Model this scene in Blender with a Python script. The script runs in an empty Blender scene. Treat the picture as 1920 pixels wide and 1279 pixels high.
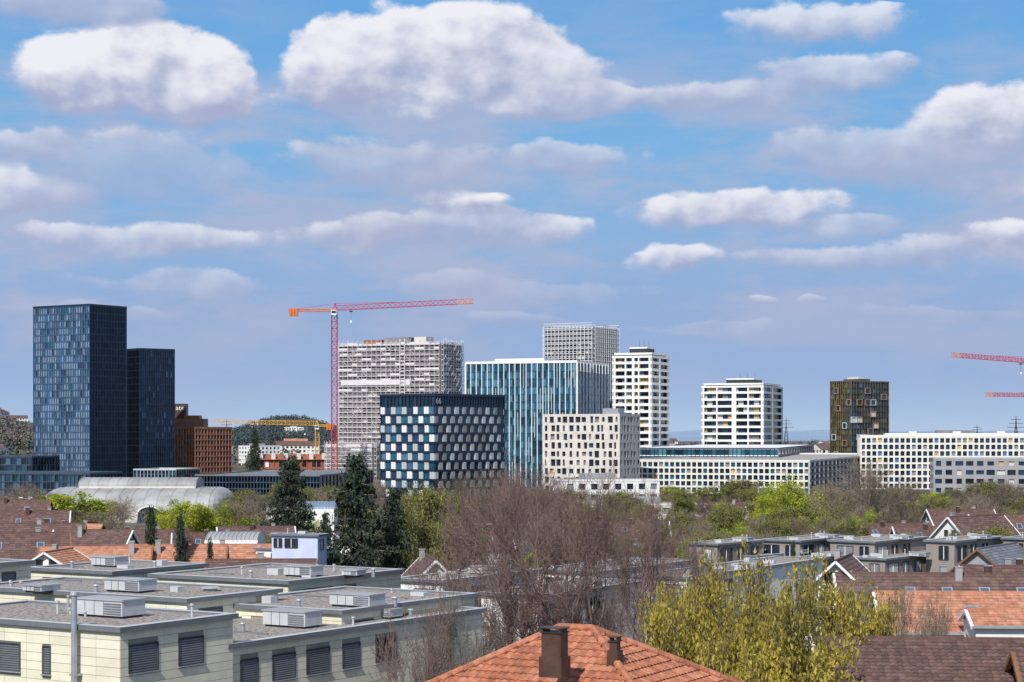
import bpy, math, random
import numpy as np
from mathutils import Vector
F=3583.0; H=22.0; HY=815.0
rad=math.radians
scene=bpy.context.scene
# ---------------------------------------------------------------- helpers
def X(px,D): return (px-960.0)/F*D
def Z(py,D): return H-(py-HY)/F*D
def DZ(py,z): return (H-z)*F/(py-HY)
MATS={}
def mat(name,col,rough=0.8,metal=0.0,var=0.12,scale=1.0,bump=0.0,spec=0.5,col2=None,trans=0.0,bscale=None):
    if name in MATS: return name
    m=bpy.data.materials.new(name); m.use_nodes=True
    nt=m.node_tree; b=nt.nodes["Principled BSDF"]
    b.inputs["Roughness"].default_value=rough; b.inputs["Metallic"].default_value=metal
    b.inputs["Specular IOR Level"].default_value=spec
    tc=nt.nodes.new("ShaderNodeTexCoord")
    n=nt.nodes.new("ShaderNodeTexNoise"); n.inputs["Scale"].default_value=scale; n.inputs["Detail"].default_value=4
    n.inputs["Roughness"].default_value=0.65
    nt.links.new(tc.outputs["Object"],n.inputs["Vector"])
    r=nt.nodes.new("ShaderNodeValToRGB")
    c1=[max(0,c*(1-var)) for c in col]; c2=[min(1,c*(1+var)) for c in (col2 or col)]
    r.color_ramp.elements[0].position=0.35; r.color_ramp.elements[1].position=0.65
    r.color_ramp.elements[0].color=(*c1,1); r.color_ramp.elements[1].color=(*c2,1)
    nt.links.new(n.outputs["Fac"],r.inputs["Fac"]); nt.links.new(r.outputs["Color"],b.inputs["Base Color"])
    if bump>0:
        n2=nt.nodes.new("ShaderNodeTexNoise"); n2.inputs["Scale"].default_value=bscale or scale*6; n2.inputs["Detail"].default_value=3
        nt.links.new(tc.outputs["Object"],n2.inputs["Vector"])
        bp=nt.nodes.new("ShaderNodeBump"); bp.inputs["Strength"].default_value=bump; bp.inputs["Distance"].default_value=0.05
        nt.links.new(n2.outputs["Fac"],bp.inputs["Height"]); nt.links.new(bp.outputs["Normal"],b.inputs["Normal"])
    if trans>0:
        t=nt.nodes.new("ShaderNodeBsdfTranslucent"); mx=nt.nodes.new("ShaderNodeMixShader"); mx.inputs[0].default_value=trans
        nt.links.new(r.outputs["Color"],t.inputs["Color"])
        out=nt.nodes["Material Output"]
        nt.links.new(b.outputs[0],mx.inputs[1]); nt.links.new(t.outputs[0],mx.inputs[2]); nt.links.new(mx.outputs[0],out.inputs["Surface"])
    MATS[name]=m
    return name
class MB:
    def __init__(s): s.v=[]; s.f=[]; s.m=[]; s.names=[]
    def mi(s,n):
        if n not in s.names: s.names.append(n)
        return s.names.index(n)
    def poly(s,pts,m):
        i=len(s.v); s.v.extend([tuple(p) for p in pts]); s.f.append(tuple(range(i,i+len(pts)))); s.m.append(s.mi(m))
    def hexa(s,p,m,mtop=None):
        i=len(s.v); s.v.extend([tuple(q) for q in p]); k=s.mi(m)
        fs=[(0,3,2,1),(4,5,6,7),(0,1,5,4),(1,2,6,5),(2,3,7,6),(3,0,4,7)]
        for j,f in enumerate(fs):
            s.f.append(tuple(i+q for q in f)); s.m.append(s.mi(mtop) if (mtop and j==1) else k)
    def fbox(s,fr,s0,s1,z0,z1,d0,d1,m,mtop=None):
        O,u,n=fr
        P=lambda a,d,z:(O[0]+u[0]*a+n[0]*d,O[1]+u[1]*a+n[1]*d,z)
        s.hexa([P(s0,d0,z0),P(s1,d0,z0),P(s1,d1,z0),P(s0,d1,z0),P(s0,d0,z1),P(s1,d0,z1),P(s1,d1,z1),P(s0,d1,z1)],m,mtop)
    def fquad(s,fr,s0,s1,z0,z1,d,m):
        O,u,n=fr
        P=lambda a,z:(O[0]+u[0]*a+n[0]*d,O[1]+u[1]*a+n[1]*d,z)
        s.poly([P(s0,z0),P(s1,z0),P(s1,z1),P(s0,z1)],m)
    def beam(s,p0,p1,t,m):
        a=Vector(p0); b=Vector(p1); d=(b-a).normalized()
        up=Vector((0,0,1)) if abs(d.z)<0.9 else Vector((0,1,0))
        x=d.cross(up).normalized()*t/2; y=d.cross(x).normalized()*t/2
        s.hexa([a-x-y,a+x-y,a+x+y,a-x+y,b-x-y,b+x-y,b+x+y,b-x+y],m)
    def cyl(s,p0,p1,r0,r1,m,n=10):
        a=Vector(p0); b=Vector(p1); d=(b-a).normalized()
        up=Vector((0,0,1)) if abs(d.z)<0.9 else Vector((0,1,0))
        x=d.cross(up).normalized(); y=d.cross(x).normalized(); i=len(s.v)
        for k in range(n):
            t=2*math.pi*k/n; e=x*math.cos(t)+y*math.sin(t); s.v.append(tuple(a+e*r0)); s.v.append(tuple(b+e*r1))
        for k in range(n):
            j=(k+1)%n; s.f.append((i+2*k,i+2*j,i+2*j+1,i+2*k+1)); s.m.append(s.mi(m))
        s.f.append(tuple(i+2*k+1 for k in range(n))); s.m.append(s.mi(m))
    def build(s,name,origin=None):
        if origin is None:
            a=np.array(s.v); origin=(float((a[:,0].min()+a[:,0].max())/2),float((a[:,1].min()+a[:,1].max())/2),float(a[:,2].min()))
        me=bpy.data.meshes.new(name)
        ox,oy,oz=origin
        me.from_pydata([(x-ox,y-oy,z-oz) for x,y,z in s.v],[],s.f)
        for n in s.names: me.materials.append(MATS[n])
        me.polygons.foreach_set("material_index",s.m); me.update()
        o=bpy.data.objects.new(name,me); o.location=origin; scene.collection.objects.link(o)
        return o
rng=random.Random(7)
# ---------------------------------------------------------------- materials
mat("white_render",(0.76,0.76,0.74),0.8,var=0.08,scale=0.3)
mat("white_panel",(0.78,0.79,0.80),0.5,var=0.05,scale=0.3)
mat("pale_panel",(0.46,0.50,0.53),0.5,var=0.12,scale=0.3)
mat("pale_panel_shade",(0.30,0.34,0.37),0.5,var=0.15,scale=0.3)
mat("offwhite_concrete",(0.60,0.57,0.52),0.85,var=0.10,scale=0.4)
mat("cream_grid",(0.72,0.71,0.65),0.8,var=0.06,scale=0.3)
mat("concrete",(0.32,0.31,0.30),0.9,var=0.15,scale=0.5)
mat("grey_render",(0.30,0.30,0.32),0.85,var=0.08,scale=0.4)
mat("taupe_render",(0.27,0.24,0.215),0.85,var=0.10,scale=0.4)
mat("dark_frame",(0.02,0.025,0.03),0.5,var=0.2)
mat("navy_metal",(0.018,0.034,0.065),0.35,0.3,var=0.2,scale=0.2)
mat("navy_metal_light",(0.06,0.09,0.13),0.4,0.3,var=0.2,scale=0.2)
mat("lit_navy_metal",(0.065,0.115,0.19),0.4,0.3,var=0.15,scale=0.1)  # tower frames on the lit face, sunlight lightened into the navy colour
mat("glass_dark",(0.012,0.02,0.035),0.12,0.1,var=0.4,scale=0.25,spec=0.7)
mat("glass_navy",(0.03,0.065,0.12),0.15,0.4,var=0.3,scale=0.25,spec=0.8)
mat("glass_blue",(0.14,0.24,0.36),0.15,0.6,var=0.3,scale=0.2,spec=0.8)
mat("glass_pale",(0.36,0.48,0.60),0.22,0.6,var=0.2,scale=0.2,spec=0.8)
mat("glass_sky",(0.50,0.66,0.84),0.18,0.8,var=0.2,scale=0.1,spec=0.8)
mat("glass_teal",(0.04,0.16,0.23),0.12,0.5,var=0.35,scale=0.15,spec=0.8)
mat("glass_teal2",(0.12,0.32,0.40),0.15,0.5,var=0.3,scale=0.15,spec=0.8)
mat("glass_tealdark",(0.012,0.055,0.085),0.12,0.4,var=0.35,scale=0.15,spec=0.8)
mat("blind_white",(0.55,0.55,0.53),0.7,var=0.1)
mat("blind_yellow",(0.46,0.35,0.16),0.7,var=0.2)
mat("blind_grey",(0.20,0.21,0.23),0.6,var=0.1)
mat("blind_dark",(0.05,0.055,0.065),0.5,var=0.1)
mat("brown_panel",(0.34,0.12,0.045),0.5,0.2,var=0.3,scale=0.3)
mat("brown_stone",(0.27,0.13,0.085),0.7,var=0.2,scale=0.3)
mat("bronze_panel",(0.12,0.11,0.08),0.4,0.3,var=0.3,scale=0.3)
mat("bronze_gold",(0.20,0.16,0.07),0.4,0.3,var=0.3,scale=0.3)
mat("bronze_dark",(0.05,0.055,0.05),0.35,0.4,var=0.4,scale=0.3)
mat("bronze_frame",(0.36,0.24,0.14),0.5,0.2,var=0.2)
mat("scaffold_steel",(0.62,0.60,0.61),0.5,0.1,var=0.1)
mat("scaffold_board",(0.60,0.57,0.58),0.8,var=0.15)
mat("scaffold_net",(0.64,0.63,0.65),0.9,var=0.1)
mat("raw_wall",(0.25,0.23,0.235),0.9,var=0.3,scale=0.1)
mat("raw_wall2",(0.14,0.13,0.135),0.9,var=0.3,scale=0.1)
mat("brick_red",(0.28,0.10,0.06),0.9,var=0.2,scale=2)
mat("crane_red",(0.42,0.03,0.06),0.5,var=0.1)
mat("crane_orange",(0.60,0.16,0.03),0.5,var=0.1)
mat("crane_yellow",(0.62,0.33,0.03),0.5,var=0.1)
mat("ballast",(0.35,0.35,0.35),0.9)
mat("metal_roof",(0.36,0.37,0.38),0.5,0.1,var=0.12,scale=0.3)
mat("hall_roof",(0.32,0.325,0.325),0.6,0.0,var=0.25,scale=0.15)
mat("hall_rib",(0.27,0.275,0.28),0.6,0.0,var=0.1,scale=0.15)
mat("metal_roof_dark",(0.20,0.21,0.23),0.5,0.3,var=0.15,scale=0.3)
mat("zinc",(0.40,0.42,0.45),0.4,0.4,var=0.12,scale=1.5)
mat("vent_paint",(0.48,0.50,0.52),0.5,0.0,var=0.08,scale=1.5)
mat("coping",(0.19,0.21,0.23),0.45,0.3,var=0.1,scale=1)
mat("gravel",(0.20,0.175,0.16),0.95,var=0.5,scale=4.5,bump=0.8,col2=(0.30,0.27,0.25),bscale=16)
mat("cream_a",(0.72,0.69,0.54),0.75,var=0.06,scale=0.8)
mat("cream_b",(0.68,0.65,0.505),0.75,var=0.07,scale=0.8)
mat("cream_c",(0.74,0.71,0.57),0.75,var=0.06,scale=0.8)
mat("joint",(0.30,0.28,0.22),0.9)
mat("lavender_render",(0.52,0.57,0.76),0.8,var=0.05)
mat("tile_a",(0.37,0.14,0.075),0.85,var=0.28,scale=5,bump=0.2)
mat("tile_b",(0.31,0.115,0.065),0.85,var=0.28,scale=5,bump=0.2)
mat("tile_c",(0.43,0.18,0.105),0.85,var=0.28,scale=5,bump=0.2)
mat("tile_o1",(0.43,0.20,0.125),0.85,var=0.25,scale=1.5)
mat("tile_o2",(0.37,0.165,0.105),0.85,var=0.25,scale=1.5)
mat("tile_o3",(0.46,0.24,0.155),0.85,var=0.25,scale=1.5)
mat("tile_d1",(0.125,0.07,0.06),0.8,var=0.25,scale=3)
mat("tile_d2",(0.10,0.06,0.055),0.8,var=0.25,scale=3)
mat("tile_d3",(0.15,0.09,0.08),0.8,var=0.25,scale=3)
mat("chimney_copper",(0.10,0.055,0.04),0.5,0.4,var=0.3,scale=2)
mat("timber",(0.20,0.10,0.05),0.8)
mat("window_glass",(0.02,0.028,0.04),0.08,var=0.3,spec=0.9)
mat("bark_red",(0.19,0.13,0.115),0.9,var=0.25,scale=3)
mat("bark_limb",(0.16,0.125,0.11),0.9,var=0.3,scale=3)
mat("bark_brown",(0.15,0.12,0.095),0.9,var=0.3,scale=3)
mat("bark_pale",(0.26,0.21,0.16),0.9,var=0.3,scale=3)
mat("needle_a",(0.03,0.055,0.034),0.8,var=0.3,scale=1,trans=0.1)
mat("needle_b",(0.055,0.085,0.04),0.8,var=0.3,scale=1,trans=0.1)
mat("needle_c",(0.015,0.03,0.022),0.8,var=0.3,scale=1,trans=0.1)
mat("leaf_y1",(0.38,0.31,0.05),0.7,var=0.2,scale=1,trans=0.35)
mat("leaf_y2",(0.23,0.19,0.04),0.7,var=0.2,scale=1,trans=0.35)
mat("leaf_y3",(0.50,0.41,0.07),0.7,var=0.2,scale=1,trans=0.35)
mat("leaf_g1",(0.36,0.42,0.03),0.7,var=0.25,scale=1,trans=0.35)
mat("leaf_g2",(0.22,0.27,0.03),0.7,var=0.25,scale=1,trans=0.35)
mat("leaf_g3",(0.50,0.54,0.04),0.7,var=0.25,scale=1,trans=0.35)
mat("leaf_o1",(0.20,0.20,0.055),0.7,var=0.25,scale=1,trans=0.3)
mat("leaf_o2",(0.12,0.13,0.04),0.7,var=0.25,scale=1,trans=0.3)
mat("leaf_o3",(0.27,0.27,0.07),0.7,var=0.25,scale=1,trans=0.3)
mat("ground_grass",(0.07,0.07,0.045),0.95,var=0.4,scale=0.02,col2=(0.13,0.11,0.08))
mat("asphalt",(0.05,0.05,0.052),0.9,var=0.15,scale=0.5)
mat("kerb",(0.3,0.3,0.29),0.9)
mat("road_paint",(0.75,0.75,0.75),0.7)
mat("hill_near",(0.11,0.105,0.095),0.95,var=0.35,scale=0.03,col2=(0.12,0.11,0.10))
mat("hill_far",(0.22,0.31,0.43),0.95,var=0.1,scale=0.002)  # aerial haze mixed into the base colour as blue
mat("far_tree1",(0.055,0.08,0.085),0.9,var=0.3,scale=0.1)  # distance haze painted in: bluer, paler tree colour
mat("far_tree2",(0.15,0.13,0.12),0.9,var=0.3,scale=0.1)  # brown trees, colour lightened to carry the distance haze
mat("far_tree3",(0.11,0.125,0.08),0.9,var=0.3,scale=0.1)
mat("sign_white",(0.8,0.8,0.8),0.5)
mat("sign_box",(0.07,0.04,0.03),0.5)
mat("blue_panel",(0.06,0.14,0.4),0.6)
# ---------------------------------------------------------------- facades
def gl(weights):
    ks=list(weights.keys()); ws=list(weights.values())
    return lambda: rng.choices(ks,ws)[0]
def facade(mb,fr,L,z0,z1,nf,nc,pier,span,depth,pm,sm,glass,sproud=-0.08,pproud=0.0,subs=1):
    cw=L/nc; fh=(z1-z0)/nf; g=gl(glass) if isinstance(glass,dict) else glass
    for i in range(nc):
        for j in range(nf):
            mb.fquad(fr,i*cw,(i+1)*cw,z0+j*fh,z0+(j+1)*fh,-depth,g())
    if pier>0:
        for i in range(nc+1):
            a=max(0.02,i*cw-pier/2); b=min(L-0.02,i*cw+pier/2)
            mb.fbox(fr,a,b,z0,z1,-depth-0.02,pproud,pm)
    if span>0:
        for j in range(nf+1):
            a=max(z0,z0+j*fh-span/2); b=min(z1-0.01,z0+j*fh+span/2)
            if b>a: mb.fbox(fr,0.025,L-0.025,a,b,-depth-0.03,sproud,sm)
def punched(mb,fr,L,z0,z1,nf,nc,wm,glassf,depth=0.5,lo=(0.35,0.75),stagger=True,hfrac=(0.5,0.75)):
    cw=L/nc; fh=(z1-z0)/nf
    for j in range(nf):
        for i in range(nc):
            s0=i*cw+ (0.02 if i==0 else 0); s1=(i+1)*cw-(0.02 if i==nc-1 else 0)
            a0=z0+j*fh; a1=a0+fh
            w=cw*rng.uniform(*lo); h=fh*rng.uniform(*hfrac)
            off=rng.uniform(0.05,0.95) if stagger else 0.5
            ws=s0+(s1-s0-w)*off; wz=a0+(fh-h)*0.6
            mb.fquad(fr,ws,ws+w,wz,wz+h,-depth,glassf())
            mb.fbox(fr,s0,ws,a0,a1,-depth-0.02,0,wm); mb.fbox(fr,ws+w,s1,a0,a1,-depth-0.02,0,wm)
            mb.fbox(fr,ws,ws+w,a0,wz,-depth-0.02,-0.003,wm); mb.fbox(fr,ws,ws+w,wz+h,a1,-depth-0.02,-0.003,wm)
def frame2(pxl,pxc,pxr,D,a):
    a=rad(a); C=(X(pxc,D),D); dl=(-math.cos(a),math.sin(a)); dr=(math.sin(a),math.cos(a))
    ul=(pxl-960)/F; ur=(pxr-960)/F
    t=(C[0]-ul*C[1])/(math.cos(a)+ul*math.sin(a)); s=(ur*C[1]-C[0])/(math.sin(a)-ur*math.cos(a))
    return C,dl,dr,t,s
def add(p,u,t): return (p[0]+u[0]*t,p[1]+u[1]*t)
def neg(u): return (-u[0],-u[1])
def tower(name,pxl,pxc,pxr,ytop,D,a,fl,frr,z0=0,core="concrete",inset=0.6,roof="gravel",par=0.5,parm=None,extra=None,back=True,finish=True,minR=None):
    C,dl,dr,Ll,Lr=frame2(pxl,pxc,pxr,D,a)
    if minR: Lr=max(Lr,minR)
    z1=Z(ytop,D); mb=MB()
    frL=(C,dl,neg(dr)); frR=(C,dr,neg(dl))
    mb.fbox(frL,inset,Ll-inset,z0-0.5,z1-0.1,-Lr+inset,-inset,core,roof)
    fl(mb,frL,Ll,z0,z1); frr(mb,frR,Lr,z0,z1)
    if back:
        B=add(add(C,dl,Ll),dr,Lr)
        fl(mb,(B,neg(dl),dr),Ll,z0,z1); frr(mb,(B,neg(dr),dl),Lr,z0,z1)
    pm=parm or core
    if par>0:
        t=0.35;e=0.03
        mb.fbox(frL,-e,Ll+e,z1,z1+par,-t,e,pm); mb.fbox(frL,-e,Ll+e,z1,z1+par,-Lr-e,-Lr+t,pm)
        mb.fbox(frL,-e,t,z1,z1+par,-Lr+t,-t,pm); mb.fbox(frL,Ll-t,Ll+e,z1,z1+par,-Lr+t,-t,pm)
        mb.fbox(frL,t,Ll-t,z1-0.1,z1+0.05,-Lr+t,-t,roof)
    info=dict(C=C,dl=dl,dr=dr,Ll=Ll,Lr=Lr,z1=z1,frL=frL,frR=frR,mb=mb)
    if extra: extra(mb,info)
    if finish: info['obj']=mb.build(name,(C[0],C[1],z0))
    return info
def roofbox(mb,i,s0,s1,d0,d1,h,m,z=None,mt=None):
    zz=i['z1'] if z is None else z
    mb.fbox(i['frL'],s0*i['Ll'],s1*i['Ll'],zz-0.05,zz+h,-d1*i['Lr'],-d0*i['Lr'],m,mt)
def F_(nf,nc,pier,span,depth,pm,sm,glass,**k):
    return lambda mb,fr,L,z0,z1: facade(mb,fr,L,z0,z1,nf,nc,pier,span,depth,pm,sm,glass,**k)
def text(body,size,loc,u,parent,m,name):
    cu=bpy.data.curves.new(name,'FONT'); cu.body=body; cu.size=size; cu.extrude=0.05
    o=bpy.data.objects.new(name,cu); scene.collection.objects.link(o)
    o.data.materials.append(MATS[m])
    o.parent=parent
    pl=parent.location
    o.location=(loc[0]-pl[0],loc[1]-pl[1],loc[2]-pl[2]); o.rotation_euler=(rad(90),0,math.atan2(u[1],u[0]))
# dark glass towers
def exA(mb,i):
    roofbox(mb,i,0.25,0.75,0.3,0.7,0.3,"navy_metal")
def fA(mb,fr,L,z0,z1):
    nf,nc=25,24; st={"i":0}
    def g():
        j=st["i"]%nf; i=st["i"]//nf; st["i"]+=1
        p=0.45+0.45*math.sin(i*0.5+j*0.31)*math.sin(j*0.45+1)+0.35*(1-j/nf)  # lit face: sky reflections painted as waves of paler glass, stronger low down
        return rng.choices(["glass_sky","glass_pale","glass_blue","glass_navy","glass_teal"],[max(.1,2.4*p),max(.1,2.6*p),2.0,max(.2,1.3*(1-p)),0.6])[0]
    facade(mb,fr,L,z0,z1,nf,nc,0.42,0.55,0.3,"lit_navy_metal","lit_navy_metal",g,sproud=-0.05)
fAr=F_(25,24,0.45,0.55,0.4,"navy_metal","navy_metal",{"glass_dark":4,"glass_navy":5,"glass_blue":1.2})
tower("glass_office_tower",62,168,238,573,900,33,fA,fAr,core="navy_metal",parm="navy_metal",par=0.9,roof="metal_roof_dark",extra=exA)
fB=F_(19,10,0.4,0.55,0.4,"navy_metal","navy_metal",{"glass_dark":2,"glass_navy":5,"glass_blue":3})
tower("glass_office_tower",236,262,328,656,930,50,fB,F_(19,16,0.4,0.55,0.4,"navy_metal","navy_metal",{"glass_dark":4,"glass_navy":5,"glass_blue":1.3}),core="navy_metal",parm="navy_metal",par=0.9,roof="metal_roof_dark")
# brown office building with sign box
def exC(mb,i):
    fr=((0,978),(1,0),(0,-1))
    mb.fbox(fr,X(300,978),X(348,978),i['z1']-2,Z(757,978),-8,0,"sign_box")
    mb.fbox(((0,976),(1,0),(0,-1)),X(305,976),X(382,976),i['z1']-2,Z(785,976),-14,0,"brown_stone")
    mb.fbox(((0,977),(1,0),(0,-1)),X(345,977),X(374,977),i['z1']-2,Z(779,977),-8,0,"brown_panel")
fC=F_(9,9,0.5,0.4,0.4,"brown_panel","brown_stone",{"glass_dark":4,"brown_panel":4,"bronze_panel":2,"bronze_frame":1})
iC=tower("brown_office_building",318,366,435,804,960,36,fC,F_(9,12,0.5,0.7,0.5,"brown_stone","brown_stone",{"glass_dark":5,"glass_navy":3,"brown_panel":2}),core="brown_stone",par=1.0,roof="gravel",extra=exC)
text("ate",3.6,(X(329.5,977.8),977.8,Z(769,977.8)),(1,0.0),iC['obj'],"sign_white","lettering")
# scaffolded tower
def scaff(nf,nc,bands=()):
    def f(mb,fr,L,z0,z1):
        facade(mb,fr,L,z0,z1,nf//2,nc,1.2,1.0,0.5,"raw_wall","raw_wall",{"glass_dark":2,"raw_wall2":6,"raw_wall":2,"blind_grey":1})
        fh=(z1-z0)/(nf*1.0); n2=int(L/2.6)
        for i in range(n2+1):
            s=i*L/n2
            for d in (0.5,1.6): mb.fbox(fr,s-0.08,s+0.08,z0,z1+2.2+rng.uniform(-0.5,1.2),d-0.08,d+0.08,"scaffold_steel")
        for j in range(1,nf+1):
            z=z0+j*fh; zf=j/nf
            mb.fbox(fr,0,L,z-(0.3 if zf>0.62 else 0.42),z,0.45,1.65,"scaffold_board")
            for dz in (0.55,1.1): mb.fbox(fr,0,L,z+dz,z+dz+0.14,1.62,1.72,"scaffold_steel")
            for i in range(n2):
                if (i+j)%6==0: mb.beam((fr[0][0]+fr[1][0]*i*L/n2+fr[2][0]*1.8,fr[0][1]+fr[1][1]*i*L/n2+fr[2][1]*1.8,z-fh),(fr[0][0]+fr[1][0]*(i+1)*L/n2+fr[2][0]*1.8,fr[0][1]+fr[1][1]*(i+1)*L/n2+fr[2][1]*1.8,z),0.16,"scaffold_steel")
                if zf>0.62 and rng.random()<0.22: mb.fbox(fr,i*L/n2,(i+rng.choice([1,2]))*L/n2 if i<n2-1 else L,z+0.2,z+1.1,1.73,1.78,"scaffold_net")
                if rng.random()<0.12: mb.fquad(fr,i*L/n2+0.1,(i+1)*L/n2-0.1,z-fh+0.1,z-0.5,0.2,"offwhite_concrete")
        for b in bands:
            z=z0+(z1-z0)*b; mb.fbox(fr,L*0.28,L*0.97,z,z+2.6,1.8,1.9,"scaffold_net")
    return f
def exH(mb,i):
    roofbox(mb,i,0.35,0.6,0.2,0.6,4.0,"raw_wall"); roofbox(mb,i,0.62,0.8,0.2,0.6,3.0,"brick_red"); roofbox(mb,i,0.18,0.30,0.2,0.6,4.0,"offwhite_concrete")
    fr=i['frL']
    for s in (i['Ll']*0.33,i['Ll']*0.33+2.6): mb.fbox(fr,s-0.2,s+0.2,0,i['z1']+3,2.2,2.5,"scaffold_steel")
    for k in range(40):
        z=k*i['z1']/39; mb.fbox(fr,i['Ll']*0.33,i['Ll']*0.33+2.6,z,z+0.35,2.2,2.45,"scaffold_steel")
tower("scaffolded_tower_block",637,826,864,645,950,24,scaff(26,18,(0.70,)),scaff(26,10),core="raw_wall",par=0.6,parm="scaffold_board",extra=exH)
tower("scaffolded_podium",614,700,730,838,930,24,scaff(8,12,()),scaff(8,8),core="raw_wall",par=0.3,parm="scaffold_board")
def exK(mb,i):
    roofbox(mb,i,0.1,0.9,0.1,0.9,1.2,"white_panel")
def kf(nf,nc):
    def f(mb,fr,L,z0,z1):
        facade(mb,fr,L,z0,z1-8,nf,nc,0.9,0.9,0.5,"grey_render","concrete",{"glass_dark":5,"glass_navy":2,"blind_white":2})
        mb.fbox(fr,0.03,L-0.03,z1-8,z1,-0.5,0,"blind_grey")
        n2=int(L/2.2)
        for i in range(n2+1):
            s=i*L/n2; mb.fbox(fr,s-0.12,s+0.12,z1-40,z1+1,1.2,1.42,"white_panel")
        for j in range(17):
            z=z1-40+j*2.6; mb.fbox(fr,0,L,z-0.25,z,0.2,1.2,"scaffold_net"); mb.fbox(fr,0,L,z+0.9,z+1.08,1.42,1.5,"white_panel")
    return f
tower("scaffolded_high_rise",1022,1112,1158,614,1050,30,kf(22,12),kf(22,9),core="concrete",par=0.8,parm="white_panel",extra=exK)
# teal glass building with white fins
def jf(nc,shade):
    def f(mb,fr,L,z0,z1):
        g=gl({"glass_teal":5,"glass_teal2":4 if not shade else 2,"glass_tealdark":3,"glass_blue":1.0})
        facade(mb,fr,L,z0,z1,16,nc*2,0.12,0.45,0.35,"glass_tealdark","glass_teal",g)
        cw=L/nc
        for i in range(nc+1):
            s=min(max(i*cw,0.2),L-0.2); mb.fbox(fr,s-0.15,s+0.15,z0,z1+0.3,-0.4,0.35,"white_panel")
        for i in range(nc):
            for j in range(5):
                if rng.random()<0.25:
                    zz=z0+(z1-z0)*(j/5.0); k=i*cw+cw/2; mb.fbox(fr,k-0.12,k+0.12,zz,zz+(z1-z0)/5,-0.3,0.2,"pale_panel")
    return f
def exJ(mb,i):
    roofbox(mb,i,0.35,0.8,0.2,0.8,2.4,"white_panel"); roofbox(mb,i,0.05,0.3,0.2,0.8,1.2,"white_panel")
tower("glass_office_building",873,1082,1140,680,800,20,jf(20,False),jf(10,True),core="glass_tealdark",par=1.0,parm="white_panel",extra=exJ,roof="concrete")
# checker building
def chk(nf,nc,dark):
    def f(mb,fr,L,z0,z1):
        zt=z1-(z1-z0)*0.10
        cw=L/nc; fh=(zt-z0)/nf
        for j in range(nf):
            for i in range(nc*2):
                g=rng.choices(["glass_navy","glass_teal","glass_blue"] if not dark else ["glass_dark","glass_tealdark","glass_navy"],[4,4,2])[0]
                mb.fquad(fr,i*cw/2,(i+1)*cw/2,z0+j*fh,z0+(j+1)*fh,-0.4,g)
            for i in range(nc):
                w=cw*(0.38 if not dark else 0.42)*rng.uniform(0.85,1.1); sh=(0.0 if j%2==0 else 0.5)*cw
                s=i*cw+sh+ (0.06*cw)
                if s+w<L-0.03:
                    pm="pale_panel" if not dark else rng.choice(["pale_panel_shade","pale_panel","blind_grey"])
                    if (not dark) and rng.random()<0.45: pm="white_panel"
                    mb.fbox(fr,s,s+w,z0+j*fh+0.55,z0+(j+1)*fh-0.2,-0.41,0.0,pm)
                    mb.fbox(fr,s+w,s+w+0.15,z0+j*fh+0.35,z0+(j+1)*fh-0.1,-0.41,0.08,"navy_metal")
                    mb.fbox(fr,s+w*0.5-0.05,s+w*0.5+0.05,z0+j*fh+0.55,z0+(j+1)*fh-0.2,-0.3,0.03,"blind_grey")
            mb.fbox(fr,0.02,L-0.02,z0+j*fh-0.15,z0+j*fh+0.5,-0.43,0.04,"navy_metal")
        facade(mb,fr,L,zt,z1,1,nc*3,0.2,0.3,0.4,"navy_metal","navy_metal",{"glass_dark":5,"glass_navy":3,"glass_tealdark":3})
    return f
def exI(mb,i):
    roofbox(mb,i,0.3,0.7,0.25,0.7,0.8,"dark_frame")
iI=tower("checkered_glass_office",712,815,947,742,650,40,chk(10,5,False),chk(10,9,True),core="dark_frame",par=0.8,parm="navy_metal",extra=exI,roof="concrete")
C=iI['C'];dr=iI['dr'];dl=iI['dl']
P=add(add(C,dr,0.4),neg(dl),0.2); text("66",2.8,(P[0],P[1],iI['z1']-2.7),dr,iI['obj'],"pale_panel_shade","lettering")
# white residential towers
def balc(nf,nc,blinds):
    def f(mb,fr,L,z0,z1):
        fh=(z1-z0)/nf; cw=L/nc
        for j in range(nf):
            for i in range(nc):
                g=rng.choices(["glass_dark","glass_navy","blind_yellow","blind_white","blind_grey"],[6,3,blinds,1.5,1.5])[0]
                mb.fquad(fr,i*cw,(i+1)*cw,z0+j*fh,z0+(j+1)*fh,-1.5,g)
            mb.fbox(fr,0.02,L-0.02,z0+j*fh-0.25,z0+j*fh+0.95,-0.18,0.0,"white_render")
            mb.fbox(fr,0.02,L-0.02,z0+j*fh-0.25,z0+j*fh,-1.5,-0.18,"white_render")
        mb.fbox(fr,0.02,L-0.02,z1-0.6,z1,-1.5,0.02,"white_render")
        for i in range(0,nc+1,3):
            s=min(max(i*cw,0.4),L-0.4); mb.fbox(fr,s-0.35,s+0.35,z0,z1,-1.6,-0.05+0.0,"white_render")
        mb.fbox(fr,L*0.44,L*0.50,z0,z1,-1.6,0.06,"white_render")
    return f
def exL(mb,i):
    roofbox(mb,i,0.05,0.95,0.1,0.9,0.9,"dark_frame"); roofbox(mb,i,0.02,0.98,0.05,0.95,0.9,"white_render",z=i['z1']+0.9)
    roofbox(mb,i,0.25,0.7,0.3,0.7,2.2,"dark_frame",z=i['z1']+1.8); roofbox(mb,i,0.25,0.7,0.3,0.7,0.6,"white_render",z=i['z1']+4.0)
    for k in range(3):
        x=i['Ll']*(0.3+0.12*k); P=add(add(i['C'],i['dl'],x),i['dr'],i['Lr']*0.5); mb.cyl((P[0],P[1],i['z1']+4),(P[0],P[1],i['z1']+8),0.08,0.05,"dark_frame",5)
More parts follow.
